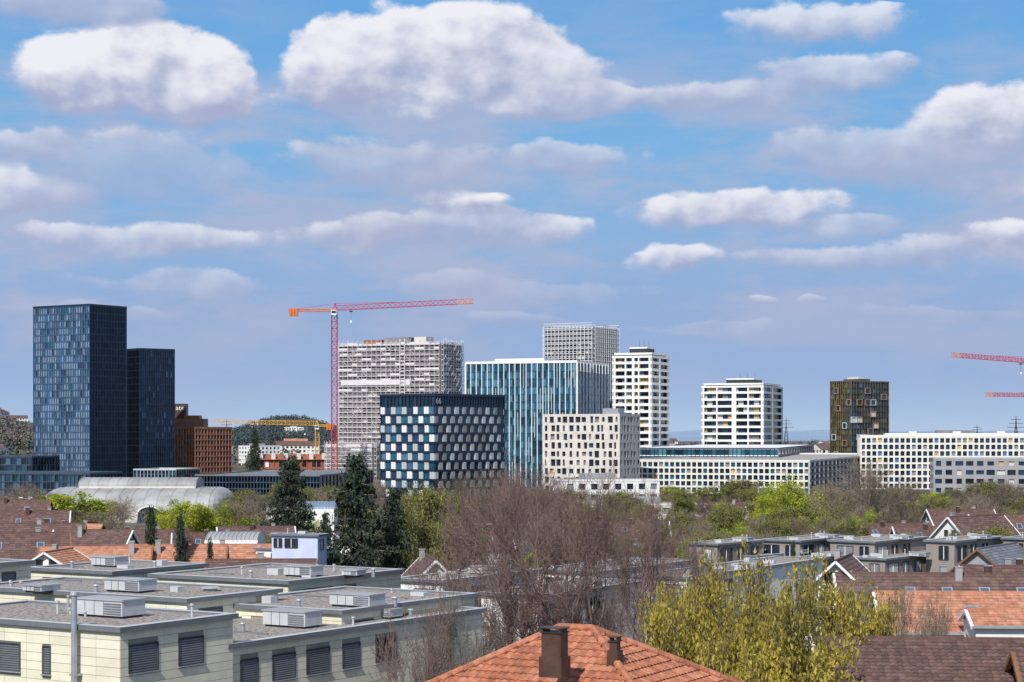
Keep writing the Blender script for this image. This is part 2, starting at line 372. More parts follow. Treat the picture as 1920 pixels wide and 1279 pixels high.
tower("white_residential_tower",1148,1222,1255,668,880,25,balc(18,9,2.5),balc(18,6,2.5),core="dark_frame",inset=1.6,par=0.4,parm="white_render",extra=exL)
tower("white_residential_tower",1315,1432,1468,724,1020,22,balc(13,12,1),balc(13,6,1.0),core="dark_frame",inset=1.6,par=0.4,parm="white_render",extra=exL)
# bronze tower
def bronze(nf,nc,k,pm):
    def f(mb,fr,L,z0,z1):
        facade(mb,fr,L,z0,z1,nf,nc,0.3,0.6,0.4,pm,"bronze_dark",{"bronze_dark":4,"glass_dark":4,pm:2,"glass_navy":4,"glass_blue":2,"glass_tealdark":3})
        fh=(z1-z0)/nf; cw=L/nc; used=set()
        for n in range(k):
            i=rng.randrange(0,nc-2); j=rng.randrange(3,nf-1)
            if any((i+a,j+b) in used for a in (-1,0,1) for b in (-1,0,1)): continue
            used.add((i,j)); s=i*cw;z=z0+j*fh
            m=rng.choice(["bronze_frame","pale_panel","bronze_frame"]); w=2*cw;h=fh*1.05
            for (a,b,c,d) in ((s,s+w,z,z+0.3),(s,s+w,z+h-0.3,z+h),(s,s+0.3,z+0.3,z+h-0.3),(s+w-0.3,s+w,z+0.3,z+h-0.3)):
                mb.fbox(fr,a,b,c,d,-0.4,0.35,m)
            mb.fquad(fr,s+0.3,s+w-0.3,z+0.3,z+h-0.3,0.05,rng.choice(["glass_dark","glass_navy","blind_white"]))
    return f
def exN(mb,i):
    roofbox(mb,i,0.1,0.9,0.3,0.55,1.6,"bronze_panel"); roofbox(mb,i,0.3,0.8,0.35,0.5,2.6,"offwhite_concrete")
tower("bronze_apartment_tower",1556,1596,1667,716,900,52,bronze(17,10,9,"bronze_gold"),bronze(17,14,34,"bronze_panel"),core="bronze_dark",par=0.6,parm="bronze_panel",extra=exN)
# pale cube building with irregular windows
gO=gl({"glass_dark":7,"glass_navy":2,"blind_yellow":0.3,"blind_grey":1.5})
def fO(nf,nc): return lambda mb,fr,L,z0,z1: punched(mb,fr,L,z0,z1,nf,nc,"offwhite_concrete",gO,0.7,(0.3,0.78),True,(0.5,0.8))
def exO(mb,i):
    roofbox(mb,i,0.1,0.3,0.3,0.6,2.4,"zinc"); roofbox(mb,i,0.02,0.05,0.05,0.4,1.0,"metal_roof")
tower("pale_apartment_cube",1018,1162,1200,779,620,24,fO(10,12),fO(10,6),core="dark_frame",inset=0.72,par=0.5,parm="offwhite_concrete",extra=exO)
def exP(mb,i):
    roofbox(mb,i,0.0,1.0,0.08,0.9,0.5,"white_panel")
tower("glass_low_rise",1196,1460,1526,842,760,12,F_(6,34,0.25,0.35,0.3,"glass_tealdark","white_panel",{"glass_teal":5,"glass_tealdark":4,"glass_teal2":2}),F_(6,14,0.2,0.9,0.3,"grey_render","grey_render",{"glass_teal":5,"glass_tealdark":4}),core="concrete",par=0.5,parm="navy_metal_light",extra=exP)
gQ={"glass_dark":5,"glass_navy":3,"glass_teal":2,"blind_grey":1.2,"blind_yellow":0.3}
tower("white_grid_office",1163,1518,1662,866,640,17,F_(6,34,0.5,0.6,0.6,"cream_grid","cream_grid",gQ,sproud=-0.05),F_(6,22,0.35,0.7,0.5,"grey_render","blind_grey",{"glass_dark":6,"glass_navy":3,"glass_tealdark":2}),core="dark_frame",inset=0.65,par=0.6,parm="cream_grid",roof="concrete")
def exR(mb,i):
    roofbox(mb,i,0.05,0.9,0.3,0.8,1.6,"white_panel"); roofbox(mb,i,0.55,0.7,0.4,0.7,2.8,"metal_roof_dark")
    for k in range(5): roofbox(mb,i,0.1+0.17*k,0.13+0.17*k,0.2,0.3,2.4,"white_render")
tower("white_grid_office",1613,2105,2160,820,760,6,F_(8,46,0.65,0.75,0.6,"cream_grid","cream_grid",{"glass_dark":5,"glass_navy":3,"blind_yellow":0.5,"blind_grey":1,"blue_panel":0.5},sproud=-0.05),F_(8,12,0.8,0.9,0.6,"cream_grid","cream_grid",gQ),core="dark_frame",inset=0.65,par=0.9,parm="cream_grid",extra=exR,minR=16)
gS=gl({"glass_dark":6,"blind_white":2,"blind_yellow":0.5,"glass_navy":3})
tower("grey_apartment_block",1750,2085,2120,862,600,8,lambda mb,fr,L,z0,z1: punched(mb,fr,L,z0,z1,5,17,"grey_render",gS,0.4,(0.45,0.8),False,(0.45,0.6)),lambda mb,fr,L,z0,z1: punched(mb,fr,L,z0,z1,5,6,"grey_render",gS,0.4,(0.45,0.7),False,(0.45,0.6)),core="dark_frame",inset=0.45,par=0.5,parm="metal_roof",minR=14)
gD={"glass_dark":4,"glass_navy":4,"glass_teal":3,"glass_blue":1}
tower("glass_low_rise",-120,168,230,890,600,12,F_(4,40,0.2,0.3,0.3,"navy_metal_light","navy_metal_light",gD),F_(4,10,0.2,0.3,0.3,"navy_metal","navy_metal",gD),core="dark_frame",par=0.6,parm="navy_metal_light",roof="concrete")
tower("glass_low_rise",-140,60,112,858,700,15,F_(5,20,0.2,0.5,0.3,"navy_metal_light","navy_metal_light",gD),F_(5,10,0.2,0.3,0.3,"navy_metal","navy_metal",gD),core="dark_frame",par=0.6,parm="navy_metal_light",roof="concrete")
tower("glass_low_rise",250,330,375,882,800,12,F_(4,12,0.2,0.5,0.3,"pale_panel","navy_metal_light",gD),F_(4,10,0.2,0.3,0.3,"navy_metal","navy_metal",gD),core="dark_frame",par=0.6,parm="pale_panel",roof="concrete")
tower("station_building",365,600,700,893,690,8,F_(3,40,0.25,0.3,1.5,"navy_metal_light","navy_metal_light",gD),F_(3,16,0.3,0.3,0.3,"navy_metal","navy_metal",gD),core="dark_frame",inset=1.6,par=0.5,parm="metal_roof_dark",roof="metal_roof_dark")
# ---------------------------------------------------------------- market hall with barrel roofs
def hall():
    mb=MB(); D=490; cy=D; zt=Z(896,D)
    def prof(w,h0,h1,n=16):
        return [(-w/2*math.cos(math.pi*k/n), h0+(h1-h0)*math.sin(math.pi*k/n)**0.8) for k in range(n+1)]
    def vault(xa,xb,yc,w,h0,h1,m,n=16,N=12):
        pr=prof(w,h0,h1,n)
        for k in range(n):
            (ya,za),(yb,zb)=pr[k],pr[k+1]
            mb.poly([(xa,yc+ya,za),(xb,yc+ya,za),(xb,yc+yb,zb),(xa,yc+yb,zb)],m)
        for xe in (xa,xb): mb.poly([(xe,yc+y,z) for y,z in pr]+[(xe,yc+w/2,0),(xe,yc-w/2,0)],"hall_rib")
        mb.fbox(((xa,yc-w/2),(1,0),(0,-1)),0.1,xb-xa-0.1,0,h0,-w,0,"offwhite_concrete")
        for i in range(0,N+1):
            xx=xa+(xb-xa)*i/N
            for k in range(n):
                (ya,za),(yb,zb)=pr[k],pr[k+1]; mb.beam((xx,yc+ya,za+0.02),(xx,yc+yb,zb+0.02),0.12,"hall_rib")
    vault(X(148,D),X(368,D),cy+6,13,zt-2.2,zt,"hall_roof")
    mb.fbox(((X(148,D),cy-0.6),(1,0),(0,-1)),0.3,X(368,D)-X(148,D)-0.3,zt-3.4,zt-2.25,-12,0.05,"offwhite_concrete")
    vault(X(118,D),X(404,D),cy+4,32,2.6,zt-2.4,"hall_roof")
    for (xc,sgn,ex) in ((X(118,D),-1,5.5),(X(404,D),1,4.5)):
        n=12;mrings=6
        for a in range(n):
            for r in range(mrings):
                def pt(aa,rr):
                    th=-math.pi/2+math.pi*aa/n; q=math.sin(math.pi/2*rr/mrings); hz=2.6+(zt-5.0)*math.cos(math.pi/2*rr/mrings)**0.8
                    return (xc+sgn*math.cos(th)*ex*q,cy+4+math.sin(th)*16*q,hz)
                mb.poly([pt(a,r),pt(a+1,r),pt(a+1,r+1),pt(a,r+1)],"hall_roof")
            th0=-math.pi/2+math.pi*a/n; th1=-math.pi/2+math.pi*(a+1)/n
            p0=(xc+sgn*math.cos(th0)*ex,cy+4+math.sin(th0)*16); p1=(xc+sgn*math.cos(th1)*ex,cy+4+math.sin(th1)*16)
            mb.poly([(*p0,0),(*p1,0),(*p1,2.6),(*p0,2.6)],"offwhite_concrete")
    xa=X(302,D); xr=3.0; y0=cy-16
    n=12; pr=[(-xr*math.cos(math.pi*k/n),2.2+2.0*math.sin(math.pi*k/n)) for k in range(n+1)]
    for k in range(n):
        mb.poly([(xa+pr[k][0],y0,pr[k][1]),(xa+pr[k+1][0],y0,pr[k+1][1]),(xa+pr[k+1][0],y0+14,pr[k+1][1]),(xa+pr[k][0],y0+14,pr[k][1])],"hall_roof")
        mb.beam((xa+pr[k][0],y0-0.1,pr[k][1]),(xa+pr[k+1][0],y0-0.1,pr[k+1][1]),0.35,"white_render")
    mb.poly([(xa+a*0.97,y0+0.2,z) for a,z in pr]+[(xa+xr,y0+0.2,0),(xa-xr,y0+0.2,0)],"glass_navy")
    mb.build("barrel_roof_hall")
hall()
def smallvault(name,pxa,pxb,ytop,D,dep,zb,m):
    mb=MB(); xa=X(pxa,D);xb=X(pxb,D);zt=Z(ytop,D); n=10; w=dep
    pr=[(-w/2*math.cos(math.pi*k/n),zb+(zt-zb)*math.sin(math.pi*k/n)) for k in range(n+1)]
    for k in range(n):
        (ya,za),(yb,zc)=pr[k],pr[k+1]; mb.poly([(xa,D+ya,za),(xb,D+ya,za),(xb,D+yb,zc),(xa,D+yb,zc)],m)
    N=12
    for i in range(N+1):
        xx=xa+(xb-xa)*i/N
        for k in range(n): mb.beam((xx,D+pr[k][0],pr[k][1]+0.02),(xx,D+pr[k+1][0],pr[k+1][1]+0.02),0.1,"zinc")
    for xe in (xa,xb): mb.poly([(xe,D+y,z) for y,z in pr],"white_render")
    mb.fbox(((xa,D-w/2),(1,0),(0,-1)),0.05,xb-xa-0.05,0,zb,-w,0,"white_render")
    mb.build(name)
smallvault("vaulted_metal_roof_building",395,490,997,250,9,8.0,"metal_roof")
smallvault("vaulted_metal_roof_building",560,632,940,430,14,5.5,"glass_pale")
smallvault("vaulted_metal_roof_building",505,560,948,450,14,4.0,"metal_roof")
# ---------------------------------------------------------------- cranes
def lattice(mb,a,b,w,h,n,t,m,tri=False,m2=None,split=None):
    a=Vector(a);b=Vector(b);d=(b-a);L=d.length;d.normalize()
    if abs(d.z)>0.9: sx=Vector((1,0,0));sy=Vector((0,1,0))
    else: sx=d.cross(Vector((0,0,1))).normalized(); sy=Vector((0,0,1))
    if tri: cs=[-sx*w/2,sx*w/2,sy*h]
    else: cs=[-sx*w/2-sy*h/2,sx*w/2-sy*h/2,sx*w/2+sy*h/2,-sx*w/2+sy*h/2]
    k=len(cs)
    for i in range(n):
        p=a+d*L*i/n;q=a+d*L*(i+1)/n
        mm=m if (split is None or i/n<split) else m2
        for j in range(k):
            mb.beam(p+cs[j],q+cs[j],t,mm)
            mb.beam(p+cs[j],(q if i%2==0 else p)+cs[(j+1)%k],t*0.6,mm) if i%2==0 else mb.beam(q+cs[j],p+cs[(j+1)%k],t*0.6,mm)
            mb.beam(p+cs[j],p+cs[(j+1)%k],t*0.5,mm)
def crane(name,px,yjib,D,pxtip,pxtail,ytip,m,m2,dy=0.0,thick=1.0,wm=2.6):
    mb=MB(); x=X(px,D); zj=Z(yjib,D); zb=0
    lattice(mb,(x,D,zb),(x,D,zj-2.5),wm,wm,int((zj-zb)/3.2),0.34*thick,m)
    mb.fbox(((x-2.5,D-2.5),(1,0),(0,-1)),0,5,0,1.2,-5,0,"ballast")
    mb.cyl((x,D,zj-2.5),(x,D,zj-1.0),wm*0.6,wm*0.6,"white_panel",12)
    mb.fbox(((x-1.2,D-3.2),(1,0),(0,-1)),0,2.4,zj-2.6,zj-0.2,-2.0,0,"white_panel")
    mb.fquad(((x-1.0,D-3.25),(1,0),(0,-1)),0,2.0,zj-1.8,zj-0.6,0.0,"window_glass")
    zt=Z(ytip,D)
    tip=(X(pxtip,D),D+dy,zt); tail=(X(pxtail,D),D-dy*0.2,zj-0.3)
    lattice(mb,(x,D,zj-0.3),tip,1.7,2.2,26,0.28*thick,m,True,m2,0.86)
    lattice(mb,tail,(x,D,zj-0.3),1.9,1.0,9,0.28*thick,m2,False)
    hx=x+(0.5 if pxtip>px else -0.5)
    mb.beam((x-0.9,D,zj),(hx,D,zj+3.0),0.4*thick,m); mb.beam((x+0.9,D,zj),(hx,D,zj+3.0),0.4*thick,m)
    mb.beam((hx,D,zj+3.0),(tail[0]*0.8+x*0.2,D,zj+0.4),0.18,m)
    mb.beam((hx,D,zj+3.0),(tip[0]*0.45+x*0.55,D+dy*0.45,zj+(zt-zj)*0.45+2.2),0.18,m)
    tx=tail[0]; sg=1 if pxtip>px else -1
    for k in range(3): mb.fbox(((min(tx+sg*(0.4+k*1.4),tx+sg*(0.4+k*1.4)+sg*1.2),D-1.2),(1,0),(0,-1)),0,1.2,zj-3.0,zj+0.6,-2.2,0,"crane_orange")
    hxp=x+(tip[0]-x)*0.12; mb.fbox(((hxp-0.7,D-0.8),(1,0),(0,-1)),0,1.4,zj-1.0,zj-0.4,-1.6,0,"dark_frame")
    mb.beam((hxp,D,zj-1),(hxp,D,zj-5),0.12,"dark_frame"); mb.fbox(((hxp-0.4,D-0.4),(1,0),(0,-1)),0,0.8,zj-6,zj-5,-0.8,0,"white_panel")
    mb.build(name,(x,D,0))
crane("tower_crane",627,581,900,887,541,569,"crane_red","crane_orange")
crane("tower_crane",595,797,1150,400,626,793,"crane_yellow","crane_yellow",thick=0.9,wm=2.4)
crane("tower_crane",1932,680,1000,1783,1990,669,"crane_red","crane_orange")
crane("tower_crane",1965,744,1150,1848,2010,743,"crane_red","crane_orange")
def pylon(px,ytop,D):
    mb=MB(); x=X(px,D); zt=Z(ytop,D); w=7
    for sx in (-1,1):
        for sy in (-1,1):
            mb.beam((x+sx*w/2,D+sy*w/2,0),(x+sx*0.5,D+sy*0.5,zt*0.75),0.5,"blind_dark"); mb.beam((x+sx*0.5,D+sy*0.5,zt*0.75),(x,D,zt),0.4,"blind_dark")
    for k in range(7):
        f=k/7.0; a=w/2*(1-f)+0.5*f; f2=(k+1)/7.0; b=w/2*(1-f2)+0.5*f2
        mb.beam((x-a,D,zt*.75*f),(x+b,D,zt*.75*f2),0.3,"blind_dark"); mb.beam((x+a,D,zt*.75*f),(x-b,D,zt*.75*f2),0.3,"blind_dark")
    for zf,l in ((0.72,9),(0.82,7),(0.91,5)): mb.beam((x-l,D,zt*zf),(x+l,D,zt*zf),0.5,"blind_dark")
    mb.build("electricity_pylon")
pylon(1905,780,1900); pylon(1474,783,2300); pylon(1832,797,2600); pylon(425,785,2500)
# ---------------------------------------------------------------- houses
def slope(mb,A,B,Cc,Dd,rowh,colw,mats,lift=0.04,wave=0.0):
    A=Vector(A);B=Vector(B);Cc=Vector(Cc);Dd=Vector(Dd)
    n=(B-A).cross(Dd-A if (Dd-A).length>0.01 else Cc-A).normalized()
    if n.z<0: n=-n
    hgt=((Dd+Cc)/2-(A+B)/2).length; nr=max(2,int(hgt/rowh))
    e=(B-A).normalized()
    for r in range(nr):
        f0=r/nr;f1=(r+1)/nr
        L0=A.lerp(Dd,f0);R0=B.lerp(Cc,f0);L1=A.lerp(Dd,f1);R1=B.lerp(Cc,f1)
        a0=L0.dot(e);b0=R0.dot(e); a1=L1.dot(e); b1=R1.dot(e)
        org0=L0-e*a0; org1=L1-e*a1
        lo=min(a0,a1);hi=max(b0,b1)
        k0=math.floor(lo/colw); k1=math.ceil(hi/colw)
        for k in range(k0,k1):
            s0=k*colw; s1=s0+colw
            u0=min(max(s0,a0),b0);u1=min(max(s1,a0),b0);w0=min(max(s0,a1),b1);w1=min(max(s1,a1),b1)
            if u1-u0<1e-4 and w1-w0<1e-4: continue
            m=rng.choice(mats)
            if wave>0:
                ns=4; pts=[0,0.25,0.5,0.75,1.0]; hs=[0,0.75*wave,wave,0.75*wave,0]
                for q in range(ns):
                    g=lambda lo_,hi_,t: lo_+(hi_-lo_)*t
                    p=[org0+e*g(u0,u1,pts[q])+n*(lift+hs[q]),org0+e*g(u0,u1,pts[q+1])+n*(lift+hs[q+1]),org1+e*g(w0,w1,pts[q+1])+n*(hs[q+1]),org1+e*g(w0,w1,pts[q])+n*hs[q]]
                    mb.poly(p,m)
                    mb.poly([org0+e*g(u0,u1,pts[q]),org0+e*g(u0,u1,pts[q+1]),p[1],p[0]],m)
            else:
                p=[org0+e*u0+n*lift,org0+e*u1+n*lift,org1+e*w1,org1+e*w0]
                mb.poly(p,m); mb.poly([org0+e*u0,org0+e*u1,p[1],p[0]],m)
TD=["tile_d1","tile_d2","tile_d3"]; TO=["tile_o1","tile_o2","tile_o3"]; TR=["tile_a","tile_b","tile_c"]
def house(name,cx,cy,w,d,rot,ze,zr,wall,tiles,rowh=0.4,colw=0.6,wave=0,chim=1,skyl=0,over=0.5,z0=0,dorm=0):
    mb=MB(); r=rad(rot); c,s=math.cos(r),math.sin(r)
    def P(x,y,z): return (cx+x*c-y*s,cy+x*s+y*c,z)
    u=(c,s); vv=(-s,c)
    frF=((P(-w/2,-d/2,0)[0],P(-w/2,-d/2,0)[1]),u,neg(vv)); frB=((P(w/2,d/2,0)[0],P(w/2,d/2,0)[1]),neg(u),vv)
    frR=((P(w/2,-d/2,0)[0],P(w/2,-d/2,0)[1]),vv,u); frL=((P(-w/2,d/2,0)[0],P(-w/2,d/2,0)[1]),neg(vv),neg(u))
    mb.fbox(frF,0.25,w-0.25,z0,ze,-d+0.25,-0.25,wall)
    nf=max(1,int((ze-z0)/2.9)); fh=(ze-z0)/nf
    g=gl({"window_glass":6,"blind_white":2,"blind_grey":1.5})
    for fr,L in ((frF,w),(frB,w),(frR,d),(frL,d)):
        nc=max(2,int(L/2.6)); cw=L/nc
        for j in range(nf):
            for i in range(nc):
                s0=i*cw;s1=s0+cw;a0=z0+j*fh;a1=a0+fh; ww=1.15;hh=1.35
                if i==0:s0+=0.01
                if i==nc-1:s1-=0.01
                ws=(s0+s1)/2-ww/2;wz=a0+fh*0.32
                mb.fquad(fr,ws,ws+ww,wz,wz+hh,-0.2,g())
                mb.fbox(fr,s0,ws,a0,a1,-0.3,0,wall); mb.fbox(fr,ws+ww,s1,a0,a1,-0.3,0,wall)
                mb.fbox(fr,ws,ws+ww,a0,wz,-0.3,-0.002,wall); mb.fbox(fr,ws,ws+ww,wz+hh,a1,-0.3,-0.002,wall)
                mb.fbox(fr,ws+ww/2-0.04,ws+ww/2+0.04,wz,wz+hh,-0.2,-0.14,"white_panel")
                mb.fbox(fr,ws-0.05,ws+ww+0.05,wz-0.08,wz,-0.1,0.06,"white_panel")
    for x,frg,sg in ((-w/2+0.02,frL,-1),(w/2-0.02,frR,1)):
        mb.poly([P(x,-d/2,ze),P(x,d/2,ze),P(x,0,zr-0.1)],wall)
        if zr-ze>2.4:
            hz=ze+(zr-ze)*0.25
            for q in (-0.75,0.75): mb.poly([P(x+sg*0.03,q-0.4,hz),P(x+sg*0.03,q+0.4,hz),P(x+sg*0.03,q+0.4,hz+1.0),P(x+sg*0.03,q-0.4,hz+1.0)],"window_glass")
    k=(zr-ze)/(d/2)
    o=over; zo=ze-k*o
    slope(mb,P(-w/2-o,-d/2-o,zo),P(w/2+o,-d/2-o,zo),P(w/2+o,0,zr),P(-w/2-o,0,zr),rowh,colw,tiles,wave=wave)
    slope(mb,P(w/2+o,d/2+o,zo),P(-w/2-o,d/2+o,zo),P(-w/2-o,0,zr),P(w/2+o,0,zr),rowh,colw,tiles,wave=wave)
    for x in (-w/2-o,w/2+o):
        for sgn in (-1,1): mb.beam(P(x,sgn*(d/2+o),zo-0.05),P(x,0,zr-0.05),0.2,"timber" if wall!="white_render" else "white_panel")
    mb.beam(P(-w/2-o,-d/2-o-0.06,zo),P(w/2+o,-d/2-o-0.06,zo),0.16,"zinc")
    mb.beam(P(-w/2-o,0,zr+0.03),P(w/2+o,0,zr+0.03),0.22,tiles[0])
    hr=random.Random(int(cx*13+cy*7))
    for q in range(chim):
        x=hr.uniform(-w*0.35,w*0.35); y=hr.uniform(-d*0.18,d*0.18); zc=zr-abs(y)*k
        fr=((P(x,y,0)[0],P(x,y,0)[1]),u,neg(vv))
        mb.fbox(fr,-0.3,0.3,zc-0.6,zr+0.6,-0.25,0.25,"chimney_copper" if q%2 else "concrete"); mb.fbox(fr,-0.36,0.36,zr+0.6,zr+0.68,-0.31,0.31,"zinc")
    for q in range(skyl):
        x=-w/2+w*(q+0.7)/(skyl+0.4); y=-d*0.27
        z=zr-abs(y)*k
        a=P(x,y-0.5,z-0.5*k+0.12);b=P(x+0.8,y-0.5,z-0.5*k+0.12);c2=P(x+0.8,y+0.5,z+0.5*k+0.12);dd=P(x,y+0.5,z+0.5*k+0.12)
        mb.poly([a,b,c2,dd],"glass_blue")
        for pp,qq in ((a,b),(b,c2),(c2,dd),(dd,a)): mb.beam(pp,qq,0.12,"zinc")
    for q in range(dorm):
        x=-w/2+w*(q+0.5)/dorm; y0=-d*0.42; zd=zr-abs(y0)*k
        fr=((P(x-1.2,y0,0)[0],P(x-1.2,y0,0)[1]),u,neg(vv))
        mb.fbox(fr,0,2.4,zd-0.2,zd+1.5,-d*0.3,0,wall); mb.fquad(fr,0.3,1.15,zd+0.25,zd+1.25,0.02,"window_glass"); mb.fquad(fr,1.25,2.1,zd+0.25,zd+1.25,0.02,"window_glass")
        mb.fbox(fr,-0.2,2.6,zd+1.5,zd+1.65,-d*0.32,0.25,tiles[0])
    return mb.build(name,(cx,cy,z0))
def houseP(name,pxc,yr,D,w,d,rot,roofh,wall,tiles,**k):
    zr=Z(yr,D); return house(name,X(pxc,D),D,w,d,rot,zr-roofh,zr,wall,tiles,**k)
# ---------------------------------------------------------------- foreground flat-roof complex
def panels(mb,fr,L,z0,z1,wins,ph=0.42,pw=1.5):
    nr=int((z1-z0)/ph)+1
    mb.fquad(fr,0.02,L-0.02,z0,z1,-0.06,"joint")
    for r in range(nr):
        a=z1-(r+1)*ph+0.02; b=z1-r*ph
        if a<z0: break
        ints=[(0.01,L-0.01)]
        for (ws,we,wa,wb) in wins:
            if b>wa and a<wb:
                ni=[]
                for (p,q) in ints:
                    if we<=p or ws>=q: ni.append((p,q))
                    else:
                        if ws>p: ni.append((p,ws))
                        if we<q: ni.append((we,q))
                ints=ni
        for (p,q) in ints:
            s=p
            while s<q-0.01:
                k=(math.floor(s/pw+1e-6)+1)*pw; e=min(k,q)
                mb.fbox(fr,s+0.008,e-0.008,a,b,-0.06,0.0,rng.choice(["cream_a","cream_b","cream_c","cream_a"])); s=e
    for n,(ws,we,wa,wb) in enumerate(wins):
        mb.fquad(fr,ws,we,wa,wb,-0.05,"blind_dark")
        kind=rng.random()
        t=0.06
        for (p,q,a,b) in ((ws,we,wa,wa+t),(ws,we,wb-t,wb),(ws,ws+t,wa+t,wb-t),(we-t,we,wa+t,wb-t)): mb.fbox(fr,p,q,a,b,-0.05,0.04,"blind_dark")
        if kind<0.7:
            z=wa+t
            while z<wb-t-0.05:
                mb.fbox(fr,ws+t,we-t,z,z+0.075,-0.045,0.0,"blind_grey" if kind<0.25 else "coping"); z+=0.11
        else:
            mb.fquad(fr,ws+t,we-t,wa+t,wb-t,-0.03,"window_glass"); mb.fbox(fr,(ws+we)/2-0.04,(ws+we)/2+0.04,wa+t,wb-t,-0.03,0.02,"timber")
        mb.fbox(fr,ws-0.04,we+0.04,wa-0.06,wa-0.001,-0.02,0.09,"zinc")
def skybox(mb,px,y,z,w,d,h,a):
    D=DZ(y,z); x=X(px,D); a=rad(a); u=(math.cos(a),-math.sin(a)); n=(-math.sin(a),-math.cos(a))
    fr=((x-u[0]*w/2,D-u[1]*w/2),u,n)
    mb.fbox(fr,0,w,z+0.12,z+h,-d,0,"vent_paint"); mb.fbox(fr,-0.06,w+0.06,z+h,z+h+0.07,-d-0.06,0.06,"metal_roof"); mb.fbox(fr,0.1,w-0.1,z,z+0.12,-d+0.1,-0.1,"dark_frame")
    k=int(h/0.13)-1
    for j in range(k): mb.fbox(fr,w*0.62,w-0.08,z+0.2+j*0.12,z+0.25+j*0.12,0.0,0.05,"metal_roof_dark")
    for s in (w*0.2,w*0.4,w*0.6): mb.fbox(fr,s,s+0.03,z+0.12,z+h,0,0.02,"metal_roof_dark")
def flat(name,pxl,pxc,pxr,yc,z,a,winsL=(),winsR=(),sky=(),pipes=(),ll=None,lr=None,wallm=None,clutter=7):
    D=DZ(yc,z); C,dl,dr,Ll,Lr=frame2(pxl,pxc,pxr,D,a)
    if ll: Ll=ll
    if lr: Lr=lr
    mb=MB(); frL=(C,dl,neg(dr)); frR=(C,dr,neg(dl))
    mb.fbox(frL,0.07,Ll-0.07,0,z-0.05,-Lr+0.07,-0.07,wallm or "joint","gravel")
    if wallm is None:
        zt=z-0.05
        panels(mb,frL,Ll,max(0,zt-9),zt,winsL); panels(mb,frR,Lr,max(0,zt-9),zt,winsR)
    else:
        for fr,L,wn in ((frL,Ll,winsL),(frR,Lr,winsR)):
            for (ws,we,wa,wb) in wn:
                if we>L-0.1: continue
                mb.fquad(fr,ws,we,wa,wb,-0.055,rng.choice(["window_glass","window_glass","blind_grey","blind_white"]))
                mb.fbox(fr,(ws+we)/2-0.04,(ws+we)/2+0.04,wa,wb,-0.065,0.0,"white_panel")
                for (p,q,aa,b) in ((ws,we,wa-0.06,wa),(ws,we,wb,wb+0.06),(ws-0.06,ws,wa,wb),(we,we+0.06,wa,wb)): mb.fbox(fr,p,q,aa,b,-0.065,0.02,"blind_dark")
    t=0.3;e=0.2;h=0.24
    mb.fbox(frL,-e,Ll+e,z-0.06,z+h-0.06,-t,e,"coping","vent_paint"); mb.fbox(frL,-e,Ll+e,z-0.06,z+h-0.06,-Lr-e,-Lr+t,"coping","vent_paint")
    mb.fbox(frL,-e,t,z-0.06,z+h-0.06,-Lr+t,-t,"coping","vent_paint"); mb.fbox(frL,Ll-t,Ll+e,z-0.06,z+h-0.06,-Lr+t,-t,"coping","vent_paint")
    mb.fbox(frL,t,Ll-t,z-0.05,z+0.08,-Lr+t,-t,"gravel")
    for sk in sky: skybox(mb,sk[0],sk[1],z+0.08,*sk[2:],a)
    for (px,y,r,hh) in pipes:
        DD=DZ(y,z+0.08); mb.cyl((X(px,DD),DD,z),(X(px,DD),DD,z+hh),r,r,"zinc",10); mb.cyl((X(px,DD),DD,z+hh),(X(px,DD),DD,z+hh+0.08),r*1.5,r*1.2,"metal_roof",10)
    for q in range(clutter):
        s=rng.uniform(1,max(1.2,Ll-1)); dd=-rng.uniform(0.8,max(1,Lr-0.8)); k=rng.random(); p=add(add(frL[0],frL[1],s),frL[2],dd)
        if k<0.5: hh=rng.uniform(0.25,0.7); mb.cyl((p[0],p[1],z+0.05),(p[0],p[1],z+hh),0.06,0.06,"vent_paint",7); mb.cyl((p[0],p[1],z+hh),(p[0],p[1],z+hh+0.1),0.12,0.09,"metal_roof",7)
        elif k<0.8:
            ww=rng.uniform(0.5,1.2); mb.fbox((p,frL[1],frL[2]),0,ww,z+0.05,z+rng.uniform(0.25,0.5),-0.6,0,"vent_paint")
        else: mb.fbox((p,frL[1],frL[2]),0,rng.uniform(1,3),z+0.05,z+0.16,-0.12,0,"metal_roof_dark")
    return mb,(C,dl,dr,Ll,Lr,D)
FA=32
def row(z1,lst,top,h): return [(a,b,z1-top-h,z1-top) for a,b in lst]
z=13.0
wL=row(z,[(4.4,4.95),(6.4,7.9),(9.5,11)],0.95,1.35)
wR=row(z,[(0.55,2.55),(3.95,5.75)],0.7,1.35)
mb,i1=flat("x",-170,225,437,1183,z,FA,wL,wR,sky=[(185,1158,3.1,1.6,0.85)],pipes=[(255,1150,0.25,0.25),(128,1146,0.06,0.8)])
C=i1[0]; P=add(add(C,i1[1],2.55),neg(i1[2]),0.35)
mb.cyl((P[0],P[1],3),(P[0],P[1],z+1.55),0.14,0.14,"zinc",14); mb.cyl((P[0],P[1],z+1.55),(P[0],P[1],z+1.7),0.2,0.16,"metal_roof",14)
mb.fbox((P,i1[1],neg(i1[2])),-0.2,0.2,z-2.2,z-2.1,-0.35,0.1,"zinc")
mb.build("flat_roof_apartment_building",(C[0],C[1],0))
z=11.5
mb,i2=flat("x",380,428,905,1214,z,FA,[],row(z,[(0.9,2.3),(3.4,5.3),(6.2,8.2),(9.3,10.9),(12.3,14.3)],0.7,1.35),sky=[(532,1177,2.9,1.5,0.85),(705,1160,2.0,1.2,0.5)],pipes=[(630,1168,0.3,0.35),(455,1185,0.12,0.5),(770,1158,0.12,0.5)],ll=9)
mb.build("flat_roof_apartment_building",(i2[0][0],i2[0][1],0))
